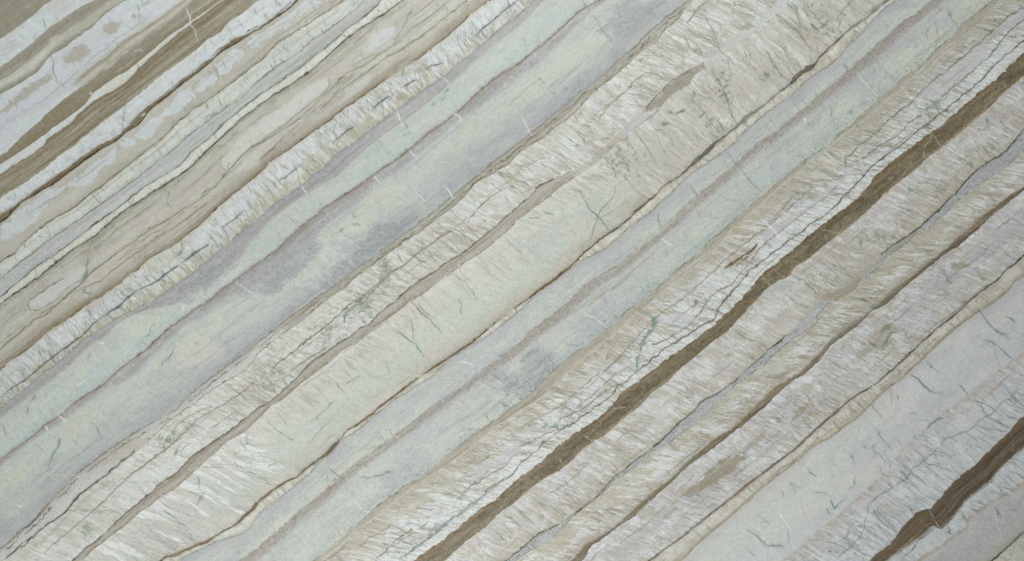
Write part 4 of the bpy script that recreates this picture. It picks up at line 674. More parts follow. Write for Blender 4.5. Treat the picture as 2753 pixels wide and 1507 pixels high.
    for k, (s, w, a) in enumerate((('D2 1310,610 1370,660 1430,730', 6, .6), ('D2 970,1040 930,1090 890,1120', 4, .75), ('D2 1020,1100 960,1120 930,1180 890,1220', 5, .75), ('D2 810,1180 850,1230', 4, .6), ('D2 790,900 850,910 830,940', 8, .5), ('D2 670,840 760,870 820,890', 3, .7), ('D2 1650,690 1700,710', 8, .4), ('D2 1240,570 1290,590', 6, .5), ('C3 1290,640 1320,670', 9, .5), ('C3 1270,940 1340,920 1400,880', 5, .6), ('D2 1030,1070 1100,1160 1140,1220', 4, .45), ('D2 560,1030 600,1060 650,1100', 4, .5), ('C3 960,1010 1020,1030', 4, .6), ('C3 560,1110 600,1120', 9, .4))):
        line(s, w, (96, 124, 102), a*.9, wob=4, brk=.15, seed=740+k, wvar=.6)
    line('D3 0,600 120,500 260,400 400,270 500,180', 2.4, (150, 146, 150), .5); line('D2 1200,940 1400,790 1620,610 1800,440 1900,350', 2.4, (156, 150, 154), .5)
    rec(0)
    # seam and cream strip
    band(C36, C37, [(0, (192, 184, 174)), (.4, (198, 194, 182)), (.8, (194, 186, 166)), (1, (180, 164, 136))], seed=41, jag=2.5, mott=[((186, 174, 154), .5, 30, 14, .1)])
    feather(C36, C37, 42, 5, 22, (178, 164, 136), .6, .3, seed=141); hairs(C36, C37, 50, 7, 22, (136, 128, 104), .6, .1, seed=142)
    cline(C36, 0, 4, (124, 112, 104), .8, brk=.1, seed=44); cline(C36, 0, 2.4, (104, 90, 76), .7, brk=.3, seed=45); line('C3 1600,950 1680,880 1750,820 1800,785', 8, (130, 102, 76), .85, wob=2); line('D3 0,765 100,680 230,590 330,490 450,380 560,290 650,210', 5.5, (122, 110, 102), .7, wob=2, taper=False)
    line('C3 1200,1260 1300,1180 1380,1120 1420,1090', 4.5, (142, 142, 148), .7)
    cline(C37, 0, 2.6, (112, 94, 70), .8, brk=.1, seed=46); cline(C37, -4, 4, (182, 162, 124), .6, brk=.2, seed=47)
    # lower right green to lilac field
    band(C37, C38, [(0, (190, 190, 184)), (.3, (190, 198, 186)), (.6, (192, 198, 188)), (1, (188, 190, 190))], seed=42, grain=3, mott=[((188, 188, 198), .6, 220, 90, .05), ((196, 192, 182), .5, 140, 50, .2)], along=[(1280, 3000, (184, 183, 190), .75), (1050, 1300, (190, 194, 192), .5)])
    grad(C37, 34, (176, 168, 166), .5, grainy=.3)
    for s in ('D3 640,600 800,480 960,400 1100,280 1350,150 1500,100 1400,240 1200,370 1000,540 860,680 700,760', 'D3 300,1180 420,1080 600,960 700,900 560,1040 380,1150'):
        poly(s, (178, 178, 186), .6, 16, 10, grain=6)
    for k, (s, w, a) in enumerate((('D3 1100,10 1180,60 1250,130 1300,155 1360,160', 4.2, .75), ('D2 1600,910 1640,950 1700,1030 1760,1090 1860,1150', 4.5, .75), ('D2 1830,990 1880,1010 1920,1040', 4, .7), ('D2 1670,1170 1730,1180 1810,1240 1870,1300 1920,1340', 3.4, .65), ('D2 1740,1170 1760,1280 1790,1380', 2, .5), ('D2 1220,1310 1270,1360 1320,1400', 2.8, .6), ('D3 855,425 880,480 920,530 960,580', 3.6, .75), ('D3 750,550 790,580', 2.4, .7), ('D3 820,545 850,610 910,650 950,700 980,790', 2.6, .55), ('D3 920,600 960,680', 2.4, .5), ('D3 690,800 690,850 640,890', 3, .65), ('D3 510,960 530,1030 570,1000 630,945', 3.6, .7),
        ('D3 370,905 440,910 510,940', 2.4, .6), ('D3 330,730 360,770 400,795', 2.4, .6), ('D3 140,880 150,930', 2, .5), ('D3 200,830 240,920', 2.4, .5), ('D3 210,840 280,880', 2, .5), ('D3 40,1300 100,1310 170,1310', 3.2, .6), ('D3 0,1240 20,1290', 3, .6), ('D3 180,1190 190,1300 210,1340', 2.4, .5), ('D3 470,1030 510,1080', 2.6, .6), ('D3 800,240 860,290 900,350', 2.6, .55), ('D3 950,130 980,260', 2, .4), ('D3 1020,210 1010,170', 2.4, .4), ('D3 1110,305 1160,320', 3, .6), ('D3 1480,80 1520,140 1560,170', 2.4, .6), ('D3 1160,370 1190,360 1240,370', 2.4, .5),
        ('C3 1720,1195 1780,1230 1830,1280 1870,1310 1974,1315', 3.6, .75), ('C3 1800,1080 1850,1120 1880,1140', 2.6, .5), ('C3 1710,1330 1790,1400', 2, .5), ('D3 590,580 680,650', 2, .3))):
        line(s, w, (104, 128, 116), a, wob=2.5, brk=.1, seed=800+k)
    for s, w in (('D3 110,1050 150,1120 200,1180 230,1215', 4), ('D3 50,1000 90,985', 2.4), ('C3 1800,1160 1840,1230 1890,1310 1910,1400', 3), ('D3 60,1370 130,1360', 4), ('C3 1950,1050 1974,1100', 4)):
        line(s, w, (212, 216, 212), .75, wob=2)
    # tan rim and grey white layer
    band(C38, C39, [(0, (180, 170, 152)), (.1, (188, 172, 158)), (.25, (190, 188, 190)), (.6, (186, 190, 194)), (1, (182, 187, 194))], seed=43, jag=3, et=10, mott=[((178, 180, 192), .5, 90, 30, .2)])
    poly('D3 850,960 900,940 980,1000 1060,1050 1060,1110 980,1100 900,1080 850,1040', (186, 168, 150), .7, 6, 5); poly('D3 1600,150 1700,80 1850,0 1974,0 1974,80 1850,60 1760,150 1650,220', (186, 168, 152), .6, 9, 5); poly('D3 240,1370 400,1240 520,1160 640,1060 660,1130 560,1200 480,1320 440,1400 240,1410', (190, 170, 158), .6, 9, 6); poly('D3 700,1150 800,1080 900,1060 860,1130 760,1160', (184, 170, 148), .6, 6, 5)
    feather(C38, C39, 34, 6, 50, (164, 168, 176), .7, .15, seed=151, prof=lambda t: .25*t-.15); feather(C38, C39, 30, 5, 50, (198, 202, 206), .65, .22, seed=152); feather(C38, C39, 38, 8, 40, (188, 176, 160), .5, .5, top=.4, seed=155)
    hairs(C38, C39, 32, 8, 50, (120, 126, 130), .6, .075, seed=153, dens=.03); hairs(C38, C39, 48, 8, 36, (116, 124, 124), .45, .07, seed=154, dens=-.1)
    rec(.9)
    line('D3 560,1400 640,1330 750,1210 800,1020 880,930 960,880 1090,790 1120,740 1200,680 1240,640 1340,560 1360,510 1450,480 1550,440 1640,370 1730,310 1810,230 1870,190 1920,130', 2.6, (118, 124, 130), .7, wob=4, taper=False)
    for k, (s, w) in enumerate((('D3 1240,430 1280,380 1330,350 1370,340', 6), ('D3 1160,590 1200,640 1210,680 1300,700 1420,750', 4), ('D3 1300,440 1340,490 1390,500', 2.6), ('D3 1590,160 1620,230 1680,310 1740,360 1790,380', 2.8), ('D3 1150,470 1150,490', 4), ('D3 1390,290 1400,295', 5), ('D3 500,1345 515,1360', 8), ('D3 400,1200 460,1260', 3), ('D3 940,840 980,890', 2.4), ('D3 600,1270 640,1230 650,1170', 2.6), ('D3 870,700 890,740 940,800', 2.6))):
        line(s, w, (104, 124, 106), .65, wob=3, brk=.15, seed=840+k)
    line('D3 1560,450 1620,500 1710,600', 2.4, (206, 208, 206), .7)
    rec(0)
    # lower dark brown layer
    band(C39, C40, [(0, (116, 98, 80)), (.2, (106, 90, 76)), (.35, (88, 80, 66)), (.5, (116, 102, 88)), (.68, (112, 98, 84)), (.8, (92, 84, 70)), (1, (114, 98, 82))], seed=44, grain=5, jag=2.5, mott=[((122, 108, 92), .4, 150, 8, .25)])
    cline(C39, 3, 5, (126, 104, 84), .6, brk=.2, seed=48, jag=3); poly('D3 820,1410 1000,1270 1110,1130 1180,1060 1260,1040 1290,1130 1200,1220 1060,1320 950,1410', (112, 97, 79), .55, 5, 3)
    line('D3 950,1410 1060,1310 1140,1250 1200,1190', 2.4, (170, 152, 126), .8, wob=1.5); line('D3 1255,1045 1290,1100 1340,1190', 2.6, (186, 180, 160), .9); line('D3 1262,1040 1300,1110 1350,1185', 2, (78, 76, 66), .8); line('D3 1180,1110 1220,1150 1260,1170', 2, (150, 138, 116), .6); line('D3 1880,450 1895,560 1900,620', 2, (134, 126, 108), .6)
    band(C40, C41, [(0, (168, 164, 162)), (.15, (184, 190, 194)), (.8, (186, 190, 192)), (1, (186, 172, 154))], seed=45, jag=3)
    feather(C40, C41, 38, 6, 34, (164, 168, 172), .6, .2, seed=161); hairs(C40, C41, 42, 8, 34, (112, 122, 118), .65, .08, seed=162, dens=.05); feather(C40, C41, 15, 8, 50, (186, 164, 140), .8, .4, seed=163, ur=(600, 870))
    line('D3 1050,1410 1130,1340 1180,1270 1250,1220 1310,1160', 3.4, (116, 116, 122), .8); cline(C40, 2, 2.4, (96, 90, 80), .6, brk=.3, seed=49); cline(C41, -3, 12, (184, 166, 142), .6, seed=50, soft=6)
    band(C41, C42, [(0, (178, 174, 172)), (.5, (170, 168, 172)), (.85, (174, 168, 160)), (1, (164, 156, 134))], seed=46, grain=6, et=8)
    for s in ('D3 1870,1030 1910,1050', 'D3 1760,1010 1780,1070 1800,1090', 'D3 1510,1060 1540,1130', 'D3 1390,1170 1430,1230', 'D3 1620,970 1680,1010'): line(s, 3.4, (104, 118, 104), .75, wob=3)
    line('D3 1750,1040 1770,1160 1810,1250 1815,1340', 2, (192, 192, 192), .6); line('D3 1780,820 1830,880 1900,930', 2.2, (204, 206, 204), .7)
    band(C42, None, [(0, (192, 184, 166)), (.001, (194, 188, 174)), (.003, (182, 184, 178)), (1, (180, 182, 176))], seed=47, jag=3)
    cline(C42, 0, 3.5, (84, 74, 60), .9, seed=51)
    far = Curve('D3 1974,1700 1250,2300'); feather(C42, far, 30, 8, 40, (170, 160, 138), .7, .2, seed=171); hairs(C42, far, 30, 8, 40, (110, 112, 100), .6, .08, seed=172)
    CHW = (209, 213, 215)
    chips(C17, C18, 60, 12, 34, (203, 208, 210), (182, 172, 146), .6, (132, 134, 118), .55, 2001, prof=lambda t: .45-.75*t)
    chips(C24, BSa, 30, 12, 46, (210, 212, 208), (184, 172, 148), .75, (142, 130, 104), .55, 2002, (320, 2400)); chips(C24, BSa, 24, 11, 38, (210, 211, 207), (190, 182, 166), .65, (150, 142, 124), .45, 2003, (-900, 330))
    chips(BSb, C25, 42, 17, 60, (208, 210, 206), (188, 174, 154), .65, (138, 134, 110), .45, 2004, (1080, 2400)); chips(BSb, C25, 24, 15, 80, (212, 215, 217), (194, 186, 180), .6, (168, 162, 154), .35, 2005, (-900, -120))
    chips(C29, C30, 13, 12, 44, (209, 214, 214), (184, 172, 146), .85, (128, 116, 94), .6, 2006, prof=lambda t: .8*(t-.42))
    chips(C31, C32, 27, 15, 54, CHW, (186, 172, 150), .8, (140, 130, 108), .5, 2007, prof=lambda t: .3-.6*np.abs(t-.35)); chips(C33, C34, 11, 13, 52, (210, 214, 216), (186, 174, 150), .85, (136, 126, 102), .5, 2008, prof=lambda t: .35-1.2*np.abs(t-.6))
    chips(C35, C36, 22, 11, 34, (205, 208, 213), (180, 166, 144), .85, (132, 122, 104), .6, 2009, prof=lambda t: .12-.1*t)
    chips(C38, C39, 33, 10, 46, (200, 205, 209), (172, 174, 178), .6, (126, 132, 134), .5, 2010); chips(C40, C41, 38, 10, 30, (198, 203, 206), (170, 172, 174), .6, (126, 132, 130), .5, 2011)
    # slender slanting streaks in the fan layers: brown and olive hairs, some with a pale rim
    for a, b, n, an, sdv, ln, cols, tr, ur, sd in (
        (C17, C18, 420, 58, 9, 30, ((150, 140, 112), (166, 150, 118), (128, 134, 122)), (.45, 1), (-900, 1500), 1), (C17, C18, 220, 60, 10, 30, ((150, 156, 154), (140, 146, 138)), (0, .6), (-900, 1500), 2),
        (C24, BSa, 560, 30, 12, 46, ((150, 138, 112), (134, 128, 104), (168, 152, 124)), (0, .95), (330, 2300), 3), (C24, BSa, 330, 26, 10, 40, ((158, 146, 124), (144, 138, 120)), (0, .95), (-300, 330), 4),
        (BSb, C25, 330, 42, 12, 56, ((146, 138, 110), (122, 126, 100), (168, 152, 128)), (0, .95), (1060, 2300), 5), (BSb, C25, 230, 34, 9, 34, ((160, 154, 136), (146, 150, 132)), (0, .16), (-400, 1060), 6), (BSb, C25, 200, 26, 9, 70, ((164, 156, 148), (150, 146, 138)), (0, .9), (-900, -200), 7),
        (C29, C30, 1500, 15, 8, 40, ((152, 138, 110), (136, 128, 106), (170, 154, 124), (128, 134, 118)), (0, .92), (-300, 2300), 8),
        (C31, C32, 1000, 28, 9, 48, ((158, 142, 118), (136, 132, 108), (174, 156, 132), (122, 130, 112)), (.05, 1), (-100, 2300), 9),
        (C33, C34, 850, 11, 8, 42, ((154, 140, 114), (138, 130, 106), (172, 154, 126)), (.05, .95), (-100, 2300), 10),
        (C35, C36, 1000, 24, 12, 36, ((150, 138, 118), (134, 128, 112), (168, 152, 132), (124, 132, 120)), (0, 1), (-100, 2300), 11),
        (C36, C37, 420, 46, 9, 20, ((156, 144, 118), (138, 132, 108)), (0, .9), (-100, 2300), 12), (C25, C26, 380, 50, 9, 20, ((160, 148, 120), (140, 134, 110)), (0, .9), (-300, 2300), 13),
        (C38, C39, 800, 34, 8, 44, ((132, 138, 142), (118, 126, 128), (156, 152, 146)), (.12, 1), (500, 2300), 14), (C40, C41, 260, 40, 9, 30, ((126, 134, 132), (150, 148, 142)), (0, .9), (500, 2300), 15)):
        comb(a, b, n, an, sdv, ln, cols, tr, ur, 1500+sd)
    clouds(BSb, C25, (192, 181, 167), 0.56, .02, 95, 48, 2101, ur=(1090, 2300), prof=lambda t: .55*(t-.3)); clouds(BSb, C25, (198, 198, 186), 0.39, .3, 60, 40, 2102, ur=(1070, 2300))
    clouds(C24, BSa, (190, 182, 160), 0.39, .3, 70, 30, 2103, ur=(300, 2300)); clouds(C24, BSa, (207, 210, 210), 0.39, .35, 50, 24, 2104, ur=(300, 2300)); clouds(C24, BSa, (202, 202, 192), 0.35, .2, 60, 26, 2105, ur=(-300, 300))
    clouds(C29, C30, (205, 209, 211), 0.43, .28, 70, 26, 2106, prof=lambda t: .5*(t-.5)); clouds(C29, C30, (186, 175, 152), 0.43, .2, 60, 22, 2107, prof=lambda t: .5-1.3*t)
    clouds(C31, C32, (186, 172, 154), 0.47, .12, 75, 26, 2108); clouds(C31, C32, (200, 203, 208), 0.47, .30, 46, 22, 2109); clouds(C31, C32, (184, 170, 166), 0.35, .35, 90, 20, 2110)
    clouds(C33, C34, (190, 179, 156), 0.47, .15, 70, 24, 2111, prof=lambda t: .4-.9*t); clouds(C33, C34, (203, 206, 208), 0.39, .3, 44, 22, 2112, prof=lambda t: .4*(t-.4))
    clouds(C35, C36, (172, 170, 176), 0.47, .18, 70, 24, 2113); clouds(C35, C36, (182, 168, 148), 0.47, .25, 60, 18, 2114); clouds(C35, C36, (200, 203, 207), 0.39, .35, 40, 20, 2115)
    clouds(C38, C39, (178, 181, 188), 0.39, .2, 80, 30, 2116); clouds(C17, C18, (200, 205, 207), 0.39, .2, 50, 22, 2117, prof=lambda t: .5-.9*t)
    replay()
    for a, b, an, sd in ((C19, C20, 55, 1), (C21, C23, 50, 2), (C26, C28, 52, 3), (C37, C38, 48, 5), (C38, C39, 40, 6)):
        hairs(a, b, an, 17, 34, (150, 162, 152), .42, .05, seed=1200+sd, dens=-.02); hairs(a, b, an+75, 22, 40, (158, 168, 160), .3, .045, seed=1220+sd, dens=-.1)
    clouds(C26, C28, (170, 171, 174), .5, .3, 130, 15, 41); clouds(C26, C28, (192, 197, 184), .5, .25, 120, 18, 42); clouds(C18, C19, (150, 151, 156), .5, .3, 40, 14, 43)
    band(Off(M2, -9), Off(M2, 10), [(0, (156, 143, 127)), (.3, (162, 150, 138)), (.7, (164, 153, 145)), (1, (172, 166, 162))], et=5, eb=8, jag=3.5, seed=31, grain=9, alpha=.8)
    line('C2 520,900 640,800 740,750 850,640 940,560 1010,510', 3.4, (166, 150, 138), .6, soft=3, taper=False)
    clouds(BSb, C25, (186, 195, 186), .4, .35, 70, 34, 44, ur=(-900, 1070)); clouds(BSb, C25, (200, 193, 180), .4, .25, 90, 40, 47, ur=(-900, 1070)); clouds(C37, C38, (180, 181, 186), .5, .2, 80, 40, 45, prof=lambda t: .6*(t-.6)); clouds(C41, C42, (158, 160, 164), .5, .2, 40, 18, 46)
    def bedding(ct, cb, n, cols, amts, w, seed, ur=(-900, 2400), ln=(80, 420), tr=(.04, .96)):
        rng = np.random.default_rng(seed)
        for _ in range(n):
            u0 = rng.uniform(*ur); L = rng.uniform(*ln); t0 = rng.uniform(*tr); us = np.arange(u0, u0+L, 18.0)
            if us.size < 3: continue
            tt = np.clip(t0+.05*vn(us/130, us*0+t0*50, seed), .02, .98); vv = ct(us)*(1-tt)+cb(us)*tt + 1.5*vn(us/25, us*0+t0*90, seed+1)
            x = us*CT+vv*ST; y = -us*ST+vv*CT
            if x.max() < CV.X[0] or x.min() > CV.X[-1] or y.max() < CV.Y[0] or y.min() > CV.Y[-1]: continue
            k = rng.integers(len(cols)); line(np.stack([x, y], 1), rng.uniform(*w), cols[k], rng.uniform(*amts), wob=1.2, brk=.12, seed=int(rng.integers(9999)), halo=.3)
    bedding(C16, C17, 42, ((150, 142, 122), (128, 120, 100), (200, 196, 178), (196, 192, 172)), (.3, .75), (1.5, 5), 61, (-750, 1300))
    bedding(C12, C13, 20, ((160, 148, 128), (204, 200, 186), (172, 160, 138)), (.3, .7), (1.5, 4), 62, (-500, 900))
    bedding(C5, C6, 14, ((168, 160, 152), (176, 176, 184)), (.3, .6), (1.5, 4), 74, (-200, 600)); bedding(C10, C11, 14, ((172, 172, 174), (186, 178, 164)), (.2, .5), (1.2, 3), 75, (-400, 800)); bedding(C13, C14, 22, ((176, 172, 156), (160, 156, 140)), (.2, .5), (1.2, 3), 76, (-500, 1000)); bedding(C9, C10, 40, ((176, 164, 144), (118, 104, 84), (132, 120, 98)), (.3, .7), (1.5, 3.5), 63, (-400, 800)); bedding(C14, C15, 26, ((160, 158, 152), (198, 202, 192)), (.3, .6), (1.5, 4), 64, (-600, 1000))
    bedding(C6, C8, 26, ((196, 190, 170), (138, 126, 104), (160, 148, 126)), (.25, .6), (1.5, 4), 65, (60, 700)); bedding(C1, C5, 16, ((136, 128, 108), (192, 188, 170)), (.2, .5), (1.5, 3), 66, (-100, 600))
    bedding(C20, C23, 60, ((160, 160, 164), (198, 204, 190), (150, 148, 152)), (.15, .45), (2, 6), 67, (-800, 1800)); bedding(C18, C19, 34, ((150, 146, 148), (184, 186, 184)), (.2, .5), (1.5, 5), 68, (-800, 1700)); bedding(C26, C28, 60, ((162, 162, 166), (198, 203, 188), (168, 156, 148)), (.15, .45), (2, 6), 69, (-300, 2200))
    bedding(BSa, BSb, 40, ((186, 178, 164), (148, 134, 116)), (.25, .6), (1.2, 3.5), 70, (-700, 950)); bedding(C30, C31, 60, ((140, 126, 102), (100, 88, 68), (112, 108, 90)), (.25, .6), (1.5, 4), 71, (200, 2300), (50, 200)); bedding(C39, C40, 40, ((130, 116, 100), (84, 74, 60)), (.25, .6), (1.5, 4), 72, (900, 2300), (60, 260))
    for a, b, n, sd in ((C24, BSa, 26, 81), (BSb, C25, 12, 82), (C29, C30, 60, 83), (C31, C32, 26, 84), (C33, C34, 24, 85), (C35, C36, 80, 86), (C36, C37, 50, 87), (C38, C39, 40, 88), (C23, C24, 40, 89), (C28, C29, 40, 90)):
        bedding(a, b, n, ((128, 116, 98), (150, 138, 116), (206, 206, 196)), (.25, .65), (1.2, 2.8), sd, (-400, 2400), (40, 180))
    rng = np.random.default_rng(5)          # broken dark fragments in the brown layer
    for _ in range(240):
        u = rng.uniform(300, 2300); k = rng.uniform(.25, .95); v = float(C30(np.array([u]))[0])*(1-k)+float(C31(np.array([u]))[0])*k
        if float(fbm(np.array([u/80]), np.array([k*2]), 9, 2)[0]) < .05: continue
        x, y = u*CT+v*ST, -u*ST+v*CT; a = rng.uniform(0, 3.14); l = rng.uniform(3, 11)
        line([(x, y), (x+l*np.cos(a), y+l*np.sin(a))], rng.uniform(1.2, 3), ((84, 78, 62), (100, 94, 76), (150, 142, 120))[rng.integers(3)], rng.uniform(.3, .8), wob=2, seed=int(rng.integers(999)))
    cracks(C30, C31, 120, 35, 60, 9, 1.6, (156, 146, 122), .6, 981, (-.05, 1)); cracks(C30, C31, 150, 55, 18, 9, 2.6, (140, 122, 94), .7, 982, (-.12, .02))
    for s_, a_ in (('B2 40,720 200,600 330,500 420,440 470,470 380,600 250,700 100,800 0,830', .5), ('B2 420,800 560,640 720,500 860,360 1000,290 1120,210 1180,250 1050,380 900,500 760,600 600,720 480,800', .6), ('C1 560,240 760,60 860,0 1130,0 1080,60 900,190 780,300', .45), ('A2 1250,880 1400,770 1560,640 1700,560 1800,500 1750,600 1560,760 1400,880', .6), ('C1 300,760 450,640 600,520 720,380 800,400 640,560 500,680 340,800', .5)):
        poly(s_, (146, 150, 158), a_, 13, 10, grain=12, seed=70+int(a_*100))
    # fine cross cracks in the pale layers near the upper left, and scattered veins
    for a, b, n, an, ln, sd, col in ((C1, C2, 70, 62, 26, 1, (136, 152, 146)), (C5, C6, 130, 62, 26, 2, (140, 152, 156)), (C10, C11, 420, 58, 20, 3, (136, 144, 146)), (C12, C13, 170, 62, 22, 4, (146, 148, 142)), (C13, C14, 330, 58, 18, 5, (140, 140, 118)), (C15, C16, 300, 58, 16, 6, (148, 142, 118)), (C16, C17, 110, 60, 20, 7, (146, 144, 126)), (C17, C18, 300, 58, 24, 8, (136, 140, 126)),
                                     (C19, C20, 90, 55, 28, 9, (154, 168, 156)), (C21, C23, 90, 52, 30, 10, (158, 168, 158)), (C26, C28, 170, 50, 26, 11, (146, 160, 146)), (C37, C38, 50, 48, 40, 12, (146, 158, 152)), (C8, C9, 60, 58, 12, 13, (150, 150, 132))):
        cracks(a, b, n, an, 12, ln, 1.8, col, .75, 900+sd)
    for a, b, n, sd in ((C10, C11, 150, 31), (C12, C13, 50, 32), (C13, C14, 120, 33), (C15, C16, 110, 34)):   # toothed edges
        cracks(a, b, n, 58, 8, 9, 3.2, (190, 180, 160), .7, 930+sd, trng=(-.02, .04)); cracks(a, b, n, 58, 8, 9, 3.2, (188, 178, 158), .7, 960+sd, trng=(.82, .95))
    V = [('A1 945,800 940,880 935,960 940,990', 2.6, .7), ('A1 380,400 400,480 410,560 440,640', 2.4, .6), ('A1 320,110 335,180 345,240', 2.2, .5), ('A1 1040,40 1055,120 1060,190', 2.6, .5), ('A1 280,240 270,300 240,370 220,450 200,540', 4, .35), ('A1 1630,520 1650,570 1655,610', 3, .6), ('A1 1660,750 1680,800', 5, .35), ('A1 1560,890 1620,860', 4, .5),
         ('A2 690,400 685,460', 4.5, .8), ('A2 670,540 665,600 650,660 640,720', 5, .8), ('A2 640,760 640,800 680,810 685,850', 4, .6), ('A2 670,920 680,980 690,1030', 3.6, .6), ('A2 1250,20 1275,60 1265,140 1300,160', 3.6, .6), ('A2 1385,410 1375,480 1350,540', 5, .55), ('A2 1430,260 1435,300', 3, .5), ('A2 1600,460 1610,510', 3.6, .5),
         ('A2 860,1180 860,1240', 4, .5), ('A2 1320,1190 1310,1260 1240,1340 1200,1400', 3, .6), ('A2 670,1270 665,1310', 4, .4), ('A2 1100,1170 1150,1060 1180,1010', 4, .3), ('B1 1160,40 1120,120 1100,170 1060,240 1010,330', 4, .5), ('B1 1090,500 1075,600', 4, .6), ('B1 1390,30 1420,110', 2.4, .5), ('B1 1370,770 1400,740', 6, .5), ('B1 1400,700 1430,670', 4, .6), ('B1 1290,800 1330,780', 5, .4),
         ('B1 900,1070 980,1180', 2.4, .5), ('B1 1100,920 1115,970', 3, .6), ('B1 1090,1030 1130,1010', 4, .5), ('B2 590,360 620,330', 3.4, .7), ('B2 690,280 760,300', 2.2, .6), ('B2 710,200 720,240', 3, .5), ('C1 460,0 510,60', 3.4, .6), ('C1 550,120 580,160', 3.6, .7), ('C1 590,190 640,260 690,320', 3, .7), ('C1 140,590 190,650', 2.6, .6), ('C1 230,690 260,710', 3, .6), ('C1 1560,1160 1640,1250', 3, .6), ('C1 1670,1300 1780,1410', 2.6, .6),
         ('A3 460,505 430,580 400,640 360,700', 4.2, .85), ('A3 680,365 720,400 750,450 765,490', 3.4, .6), ('A3 250,170 270,190 240,210', 6, .55), ('A3 210,260 215,320', 5, .5), ('A3 560,510 590,550', 3, .4), ('A3 370,640 290,560 250,550', 2, .35), ('A3 25,380 40,460', 2.6, .45), ('A3 370,730 350,750', 6, .35),
         ('D1 605,480 640,520 620,560', 5, .5), ('D1 510,820 520,880 540,960', 3, .5), ('D1 920,530 1020,640', 2.6, .6), ('D1 1310,160 1325,300', 2.8, .55), ('D1 1255,220 1235,260 1240,300', 3.4, .6), ('D1 1390,60 1440,160 1500,230', 2.4, .55), ('D1 1320,80 1345,70', 8, .4), ('D1 230,790 290,870 400,1020', 2, .45), ('D1 300,770 340,820', 3, .55), ('D1 180,1110 200,1190', 3, .35), ('D1 660,830 645,860', 4, .5), ('C2 1040,200 1040,260 1080,330', 3, .5), ('C2 1060,270 1140,270', 4, .4), ('C2 1310,30 1350,80', 4, .5), ('C2 900,750 940,820', 3.4, .5), ('C2 1780,0 1820,50', 3, .5), ('C2 640,910 600,940', 3, .5), ('C2 370,1190 430,1210', 3.4, .6), ('C2 420,650 360,740', 3, .35),
         ('B3 530,740 620,800', 3.6, .75), ('B3 540,820 580,800', 3.6, .6), ('B3 750,790 850,800 920,770 1010,750', 4, .75), ('B3 980,430 1010,470', 3, .6), ('B3 900,485 970,540', 2.6, .5), ('B3 820,580 880,560', 3.6, .6), ('B3 1820,225 1890,275', 3.4, .75), ('B3 1700,330 1740,370', 3, .6), ('B3 1540,430 1600,430 1650,450', 3, .5), ('B3 520,760 500,820 540,880', 3, .4), ('B3 640,80 700,60 760,10', 4, .35), ('B2 1820,1290 1870,1260', 7, .5), ('B3 380,380 440,340', 3, .35), ('B3 60,720 120,680', 3, .6)]
    for k, (s, w, a) in enumerate(V): line(s, w, (112, 138, 126), a, wob=3, brk=.15, seed=1000+k)
    for k, (s, w) in enumerate((('A1 1410,60 1440,120 1435,180 1480,240 1500,310', 3), ('A1 1435,190 1350,250', 2.6), ('A1 680,700 700,720', 7), ('A1 1010,400 1050,380 1080,385', 3), ('A1 1080,880 1110,860', 5), ('B1 1035,845 1050,880 1065,925', 5), ('B1 1390,590 1430,635', 3), ('B1 1460,850 1500,880 1525,915', 3), ('B1 1130,1140 1160,1170 1190,1200', 4), ('B1 860,1325 910,1395', 3), ('B2 310,0 350,60', 3), ('B2 1400,0 1430,40 1465,95', 3.4), ('B2 1150,10 1240,110', 2), ('C1 0,880 40,950 80,1030', 4), ('C1 100,400 120,430', 3.4),
                                ('A2 1780,735 1850,770 1920,820 1974,850', 2.4), ('A2 1400,900 1380,950', 4), ('A2 750,1180 800,1190', 5), ('A2 940,1270 980,1240', 4), ('A3 580,110 650,60', 4), ('A3 440,335 480,355 525,380', 3.6), ('A3 340,400 370,440', 3.4), ('A3 120,1000 170,1020', 4), ('A3 250,360 290,330', 3), ('A1 160,190 340,195', 1.8), ('C2 1060,390 1100,420 1160,460', 3), ('C2 460,940 560,1000 660,1070', 2.2), ('D1 710,560 860,730', 2.2), ('B3 1740,30 1800,70 1850,110', 2.6), ('B3 720,980 770,1040', 3), ('B2 1510,1330 1560,1335 1620,1355', 3.6), ('C2 1830,260 1930,350', 2.6), ('D1 1060,680 1130,760', 3), ('D2 0,260 110,370', 3), ('D1 300,890 330,920', 4))):
        line(s, w, (212, 215, 212), .8, wob=2, seed=1100+k)
    for s in ('A3 120,700 260,765 340,770 450,775 560,785 700,800 850,820 1100,825 1270,825', 'A3 1340,885 1500,915 1700,920 1974,935', 'B2 430,1385 560,1390 700,1395', 'B3 820,5 900,10 1000,15 1150,30 1220,30 1340,10 1440,45 1560,65', 'B3 1640,90 1760,100 1850,130 1974,150', 'A3 1060,620 1110,640'):
        line(s, 2.2, (206, 204, 178), .8, wob=2.5, taper=False, seed=17); line(P(s)+np.array([0, 1.8]), 1.5, (140, 152, 136), .5, wob=2.5, brk=.4, taper=False, seed=17)
    # mineral grain: faint dark and light flecks everywhere
    f = vn(c.x/2.4, c.y/2.4, 77)*vn(c.x/5.3, c.y/4.7, 78)
    f2 = vn(c.x/3.4, c.y/3.4, 81)*.6+vn(c.x/7.5, c.y/7.5, 82)*.5+vn(c.x/17, c.y/15, 83)*.6
    c.c += (f*8.0 + f2*2.4 + vn(c.x/420, c.y/420, 79)*2.0)[:, None]
    r, g, b = c.c[:, 0], c.c[:, 1], c.c[:, 2]
    l0 = .3*r+.59*g+.11*b; r -= (.14+.2*ss(110, 165, l0))*np.maximum(r-g, 0); b -= .55*np.maximum(b-g, 0); b += .12*np.maximum(g-b, 0)
    lum = (.3*r+.59*g+.11*b)[:, None]; k = 1-.32*ss(120, 175, lum)
    c.c = lum+(c.c-lum)*k + np.array([-.4, 1.0, -.8], np.float32)
